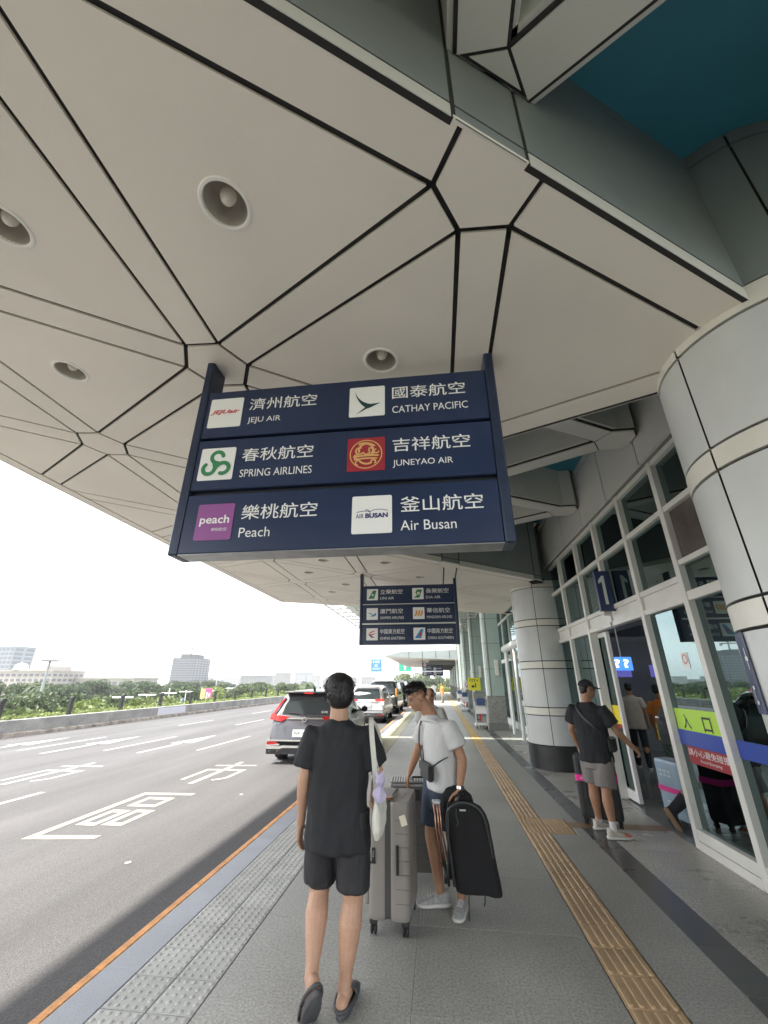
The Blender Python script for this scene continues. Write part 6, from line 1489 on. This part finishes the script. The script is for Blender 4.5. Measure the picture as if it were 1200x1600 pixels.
b = MB(); b.loft([ringpts((3.22-.165+dx, 6.62, z), frame(-80), rx, ry, 24, 3.2) for z, rx, ry, dx in ((.93,.10,.06,.03), (.96,.145,.10,.01), (1.08,.155,.115,0), (1.25,.15,.105,.02), (1.38,.13,.08,.05), (1.44,.08,.05,.07))])
me = remesh(b, .009, 3, 'pack'); cloth_noise(me, .004, 12, 5); me.materials.append(mat('backpack_cloth', (.022,.023,.025), .75, bump=.3, bscale=150)); link('pack', me, bp_)
marks(6, mat('lime_print', (.45,.72,.05), .5), bp_, Matrix(((0,.0,-1,2.925),(0,-1,0,6.69),(1,0,0,1.0),(0,0,0,1))), w=.2, h=.035, bold=.02)
MB().bbox(2.925, 2.94, 6.58, 6.66, 1.27, 1.29, .003).build('label_patch', wht, bp_)
# ---- far people
def far_person(label, root, yaw, top_c, leg_c, h=1.7, stride=.12, longs=True, arms=0, sk=None, hair_on=True, hp=-4):
    M = frame(yaw); k = h/1.76
    r = lambda x, y, z: tuple((M @ V((x, y, z)))*k)
    P = dict(head=r(0,.02,1.635), neck=r(0,0,1.475), chest=r(0,0,1.27), hip=r(0,0,.93), head_yaw=yaw, head_pitch=hp, yaw=yaw, hs=k, shL=r(-.18,0,1.365), shR=r(.18,0,1.365),
        elL=r(-.24,-.02,1.12), wrL=r(-.25,.06+arms*.15,.87+arms*.08), elR=r(.24,-.02,1.12), wrR=r(.25,.06+arms*.15,.87+arms*.08), hpL=r(-.09,0,.90), hpR=r(.09,0,.90), knL=r(-.10,stride*.8,.49), anL=r(-.10,stride,.095), knR=r(.10,-stride*.2,.48), anR=r(.10,-stride,.095),
        thumbL=r(.3,1,0), thumbR=r(-.3,1,0), toeL=yaw, toeR=yaw)
    t, J, HM, TM = person(label, P, sk or skin_b, root, .012)
    shirt(t, J, TM, top_c, None, [(r(0,0,.78), .195*k, .14*k), (r(0,0,.95), .19*k, .135*k), (r(0,0,1.2), .19*k, .13*k), (r(0,0,1.36), .18*k, .11*k), (r(0,0,1.415), .14*k, .09*k)], .65, (.08*k,.085*k,.086*k), 4, .006, .012)
    b = MB(); b.loft([ringpts(r(0,0,.95), TM, .165*k, .125*k), ringpts(r(0,0,.85), TM, .17*k, .13*k), ringpts(r(0,0,.76), TM, .165*k, .12*k)])
    for s in 'LR': limb(b, [(J['hp'+s], .095*k), (J['kn'+s], .075*k), (J['kn'+s]*.4+J['an'+s]*.6, .066*k), (J['an'+s]+V((0,0,.01)), .058*k)] if longs else [(J['hp'+s], .098*k), (J['kn'+s]*.8+J['hp'+s]*.2, .09*k)])
    me = remesh(b, .012, 4, 'trousers'); me.materials.append(leg_c); link('trousers', me, t)
    if hair_on: hair(t, J['head'], HM, black_hair, [((0,-.025,.05), (.080,.092,.072)), ((0,-.05,0), (.076,.06,.075))], 4, 80, .02, k, .009)
    for s in 'LR': shoe(t, tuple(J['an'+s]), yaw, 0, dark_c, sole_w, laces=False)
    return t
far_person('man in grey top walking behind the man in white', (-.16, 7.6, 0), 172, mat('grey_top', (.42,.42,.40), .85), dark_c, 1.63)
far_person('worker in orange vest standing far down the sidewalk', (.26, 41.0, 0), 120, mat('orange_vest', (.80,.20,.06), .7), mat('khaki_trousers', (.28,.24,.17), .8), 1.66)
far_person('person in orange shirt and sage trousers standing inside the hall', (4.10, 9.0, 0), -60, mat('orange_shirt', (.72,.22,.04), .8), mat('sage_trousers', (.26,.33,.27), .8), 1.70)
far_person('person in cream top standing deep inside the hall', (4.35, 10.9, 0), -20, mat('cream_top', (.45,.40,.33), .8), dark_c, 1.72)
far_person('pedestrian in white far up the sidewalk near the trolleys', (-.55, 46.0, 0), 10, white_tee, dark_c, 1.70)

# ------------------------------------------------------------------ luggage
wheel_k = mat('wheel_black', (.02,.02,.022), .5)
def spinner(par, x, y, hz=.065):
    h = MB().bbox(x-.028, x+.028, y-.028, y+.028, .062, .095, .006).build('wheel_mount', wheel_k, par)
    for s in (-1, 1): MB().lathe([(.001,-.009), (.022,-.009), (.030,-.006), (.030,.006), (.022,.009), (.001,.009)], (x+s*.014, y, .031), seg=18, axis='x').build('wheel', wheel_k, h, smooth=40)
    MB().bbox(x-.005, x+.005, y-.012, y+.012, .02, .07, .002).build('fork', wheel_k, h)
def rrbox(w, d, z0, z1, r, n=6):           # rounded-rectangle rings up the height with rounded top and bottom edges
    rings = []
    for f, z in [(.82, z0), (.93, z0+r*.25), (.985, z0+r*.6), (1, z0+r)] + [(1, z0+r+(z1-z0-2*r)*k/16) for k in range(1, 16)] + [(1, z1-r), (.985, z1-r*.6), (.93, z1-r*.25), (.82, z1)]:
        ring = []; ww, dd = w/2 - r*(1-f)*1.1, d/2 - r*(1-f)*1.1
        for cx_, cy_, a0 in ((ww-r, dd-r, 0), (-ww+r, dd-r, 90), (-ww+r, -dd+r, 180), (ww-r, -dd+r, 270)):
            for k in range(n+1): a = R_(a0+90*k/n); ring.append((cx_+r*math.cos(a), cy_+r*math.sin(a), z))
        rings.append(ring)
    return rings
taupe = mat('case_taupe', (.235,.215,.195), .42, vary=.05, vscale=4, bump=.06, bscale=120); zipm = mat('zip_dark', (.05,.048,.045), .6)
cs = thing('suitcase', 'large taupe hard-shell suitcase standing beside the black-shirted man', 'suitcase', (-.44, 4.14, 0), R_(-4))
def shell(par, w, d, z0, z1, r, m, name='shell', groove=None, x0=0, y0=0):
    rg = rrbox(w, d, z0, z1, r); b = MB().loft([[(x+x0, y+y0, z) for x, y, z in q] for q in rg]); return b.build(name, m, par, smooth=50)
shell(cs, .150, .50, .095, .83, .045, taupe, x0=-.078); shell(cs, .165, .50, .095, .83, .045, taupe, x0=.085)
MB().loft([[(x, y, z) for x, y, z in q] for q in rrbox(.30, .485, .105, .82, .04)]).build('zip_gusset', zipm, cs, smooth=50)
for sx in (-.004, .004): pass
shell(cs, .05, .43, .17, .62, .022, taupe, 'front_pocket', x0=-.168)
for z in [.20 + .085*k for k in range(7)]: MB().bbox(.06, .171, -.254, -.246, z, z+.003, .001).build('shell_groove', mat('case_groove', (.15,.137,.125), .5), cs)
MB().bbox(.066, .088, -.272, -.246, .37, .56, .010).build('side_handle', wheel_k, cs, smooth=30)
lk = MB().bbox(-.125, -.098, -.262, -.246, .44, .53, .004).build('lock', wheel_k, cs)
for k in range(3): MB().bbox(-.117, -.106, -.264, -.260, .475+.014*k, .484+.014*k, .001).build('lock_dial', chrome, lk)
MB().bbox(-.15, -.095, -.260, -.247, .432, .446, .003).build('zip_pull', wheel_k, lk)
st = MB().bbox(-.025, .025, -.003, .001, -.035, .035, .0004); st.xf(Matrix.Translation((.125, -.2515, .715)) @ Matrix.Rotation(R_(-18), 4, 'Y')); st.build('sticker', mat('cream_sticker', (.70,.64,.50), .6), cs)
MB().bbox(-.06, .10, -.10, .10, .826, .834, .003).build('top_plate', taupe, cs)
MB().tube([(.02,-.11,.828), (.02,-.10,.852), (.02,.10,.852), (.02,.11,.828)], .011, 10).build('top_handle', mat('case_handle', (.12,.11,.10), .5), cs, smooth=40)
for sx in (-.115, .125):
    for sy in (-.20, .20): spinner(cs, sx, sy)
tg = thing('luggage_tag', 'brown leather luggage tag lying on top of the taupe suitcase', 'luggage tag', (-.43, 3.98, .83), worldparts=True)
MB().lathe([(.001,.0), (.034,.0), (.040,.006), (.034,.013), (.001,.015)], (-.45, 3.945, .836), seg=20).build('leather_flap', mat('brown_leather', (.16,.07,.035), .5), tg, smooth=40)
MB().lathe([(.001,.0), (.020,.0), (.020,.006), (.001,.006)], (-.455, 3.94, .851), seg=16).build('pale_inset', mat('tan_leather', (.45,.28,.17), .5), tg, smooth=40)
gun = mat('case_gunmetal', (.115,.112,.108), .4, .2, vary=.06, vscale=4)
cs2 = thing('suitcase', 'dark ribbed suitcase under the hand of the man in white', 'suitcase', (-.30, 4.90, 0), R_(3))
b = MB()
for k in range(34):
    pass
rg = rrbox(.50, .30, .095, .80, .05); b.loft(rg); b.build('shell', gun, cs2, smooth=50)
for k in range(27): z = .145 + .0185*k; MB().bbox(-.235, .235, -.1575, -.146, z, z+.010, .003).build('shell_rib', gun, cs2)
MB().bbox(-.245, -.215, -.157, -.10, .66, .79, .008).build('corner_guard', rim_m, cs2); MB().bbox(-.21, .245, -.153, -.12, .765, .79, .008).build('corner_guard', rim_m, cs2)
MB().bbox(-.10, .055, -.160, -.146, .655, .745, .004).build('latch_panel', mat('latch_dark', (.018,.018,.02), .3), cs2)
for k in range(18): MB().bbox(-.235+.026*k, -.222+.026*k, -.13, .13, .797, .806, .002).build('top_rib', rim_m, cs2)
MB().tube([(-.02,-.03,.80), (-.02,-.02,.826), (.14,-.02,.826), (.14,-.03,.80)], .010, 10).build('top_handle', wheel_k, cs2, smooth=40)
for sx in (-.19, .19):
    for sy in (-.10, .10): spinner(cs2, sx, sy)
# black suitcase with pink strap beside the capped man
blackc = mat('case_black', (.022,.022,.025), .5, bump=.15, bscale=150); pink = mat('pink_strap', (.80,.03,.30), .6)
cs3 = thing('suitcase', 'black ribbed suitcase with a pink strap behind the capped man', 'suitcase', (2.06, 6.80, 0), R_(-20))
MB().loft(rrbox(.50, .30, .085, .79, .045)).build('shell', blackc, cs3, smooth=50)
for k in range(9): x = -.20 + .05*k; MB().bbox(x, x+.018, -.157, -.146, .13, .75, .003).build('shell_rib', blackc, cs3)
MB().loft([[(x, y, z) for x, y, _ in rrbox(.512, .330, .2, .8, .04)[8]] for z in (.50, .57)]).build('strap_band', pink, cs3, smooth=50)
marks(6, wht_l, cs3, frontM(-.19, .525, -.1665), w=.12, h=.02)
MB().tube([(-.14,-.02,.785), (-.14,-.02,.82), (.06,-.02,.82), (.06,-.02,.785)], .012, 10).build('top_handle', wheel_k, cs3, smooth=40)
for sx in (-.20, .20):
    for sy in (-.10, .10): spinner(cs3, sx, sy)
paleb = mat('case_pale_blue', (.34,.46,.56), .35, vary=.05)
cs4 = thing('suitcase', 'pale blue suitcase with a pink strap entering the door', 'suitcase', (3.12, 6.86, 0), R_(-78))
MB().loft(rrbox(.46, .28, .085, .74, .045)).build('shell', paleb, cs4, smooth=50)
MB().loft([[(x, y, z) for x, y, _ in rrbox(.470, .300, .2, .7, .04)[8]] for z in (.37, .43)]).build('strap_band', pink, cs4, smooth=50)
marks(6, wht_l, cs4, frontM(-.16, .55, -.142) , w=.22, h=.07, bold=.03); marks(2, wht_l, cs4, frontM(-.1, .2, -.142), w=.12, h=.07, bold=.03)
for k in range(5): MB().bbox(-.17+.08*k, -.15+.08*k, -.1435, -.135, .44, .70, .002).build('shell_rib', paleb, cs4)
for sx in (-.18, .18):
    for sy in (-.09, .09): spinner(cs4, sx, sy)
# folded stroller held by the man in white
sk_ = thing('folded_stroller', 'folded black pram-style stroller carried by the man in white', 'stroller', (.16, 4.16, .2), worldparts=True)
fab = mat('stroller_fabric', (.008,.008,.009), .9, bump=.3, bscale=180); rose = mat('rose_gold', (.62,.36,.26), .25, .8); frm = mat('stroller_frame', (.04,.04,.042), .35, .3)
b = MB()
prof = [(.205, .222, .170, .045), (.215, .222, .178, .060), (.30, .212, .178, .075), (.42, .198, .175, .082), (.55, .182, .172, .082), (.66, .166, .168, .078), (.72, .158, .160, .07), (.77, .150, .130, .055), (.795, .148, .080, .035)]
rings = [ringpts((cx_+.01, 4.12, z), frame(-8), w, d, 30, 3.4) for z, cx_, w, d in prof]
b.loft(rings); me = remesh(b, .008, 3, 'fabric_shell'); cloth_noise(me, .008, 8, 4, (1,1,.5)); me.materials.append(fab); link('fabric_shell', me, sk_)
b = MB(); b.loft([ringpts((cx_, 4.21, z), frame(-8), w, d, 30, 3) for z, cx_, w, d in ((.60, .13, .14, .05), (.74, .115, .140, .055), (.83, .105, .125, .05), (.872, .10, .085, .035), (.885, .10, .05, .02))]); me = remesh(b, .008, 3, 'hood'); cloth_noise(me, .004, 12, 5); me.materials.append(fab); link('hood', me, sk_)
arch = smooth_path([(.045,4.06,.26), (.022,4.045,.50), (.004,4.04,.66), (.022,4.035,.75), (.085,4.03,.80), (.16,4.03,.812), (.24,4.03,.79), (.305,4.035,.72), (.335,4.045,.58), (.35,4.05,.45)])
MB().tube(arch, .011, 10).build('frame_arch', frm, sk_, smooth=True)
MB().tube([(.0,4.09,.25), (.012,4.08,.50), (.02,4.085,.72), (.03,4.12,.79)], .010, 10).build('frame_tube', frm, sk_, smooth=True)
for dx, z1 in ((-.095, .77), (-.07, .785), (-.048, .78)):
    MB().tube([(dx+.055, 4.19, .34), (dx+.01, 4.17, .60), (dx, 4.16, z1)], .0085, 10).build('rose_tube', rose, sk_, smooth=True)
MB().bbox(-.11, -.035, 4.145, 4.18, .765, .80, .008).build('joint_cap', mat('silver_cap', (.5,.52,.54), .3, .6), sk_, smooth=30)
for cx_, cy_, cz_, r in ((-.02, 4.17, .30, .062), (.02, 4.25, .30, .062), (-.03, 4.24, .36, .045)): MB().lathe([(.3*r,-.012), (.75*r,-.013), (r,-.009), (r,.009), (.75*r,.013), (.3*r,.012)], (cx_, cy_, cz_), seg=24, axis='x').build('wheel', wheel_k, sk_, smooth=40)
MB().tube([(.10,4.10,.80), (.12,4.13,.842), (.16,4.17,.842), (.18,4.19,.80)], .010, 8).build('carry_handle', frm, sk_, smooth=True)
for x, L in ((.15, .15), (.27, .06)): MB().tube([(x, 4.04, .225), (x-.004, 4.03, .19), (x-.012, 4.035, .225-L)], .005, 6).build('dangling_strap', wheel_k, sk_)
MB().tube([(.09,4.035,.77), (.085,4.02,.72), (.10,4.015,.68), (.085,4.02,.655)], .004, 6).build('cord_loop', frm, sk_); MB().bbox(.115, .165, 4.022, 4.032, .755, .768, .002).build('brand_tag', mat('silver_cap', (.5,.52,.54), .3, .6), sk_)
# ------------------------------------------------------------------ haze
hz = bpy.data.materials.new('haze_air'); hz.use_nodes = True; n, l = hz.node_tree.nodes, hz.node_tree.links; n.clear()
ho = n.new("ShaderNodeOutputMaterial"); pv = n.new("ShaderNodeVolumePrincipled"); pv.inputs['Color'].default_value = (.93,.96,1,1); pv.inputs['Density'].default_value = .0004; pv.inputs['Anisotropy'].default_value = .2
l.new(pv.outputs[0], ho.inputs['Volume'])
MB().box(-900, 300, -60, 900, -8.2, 60).build('haze', hz, kind='stuff')

bpy.data.scenes.remove(EV)
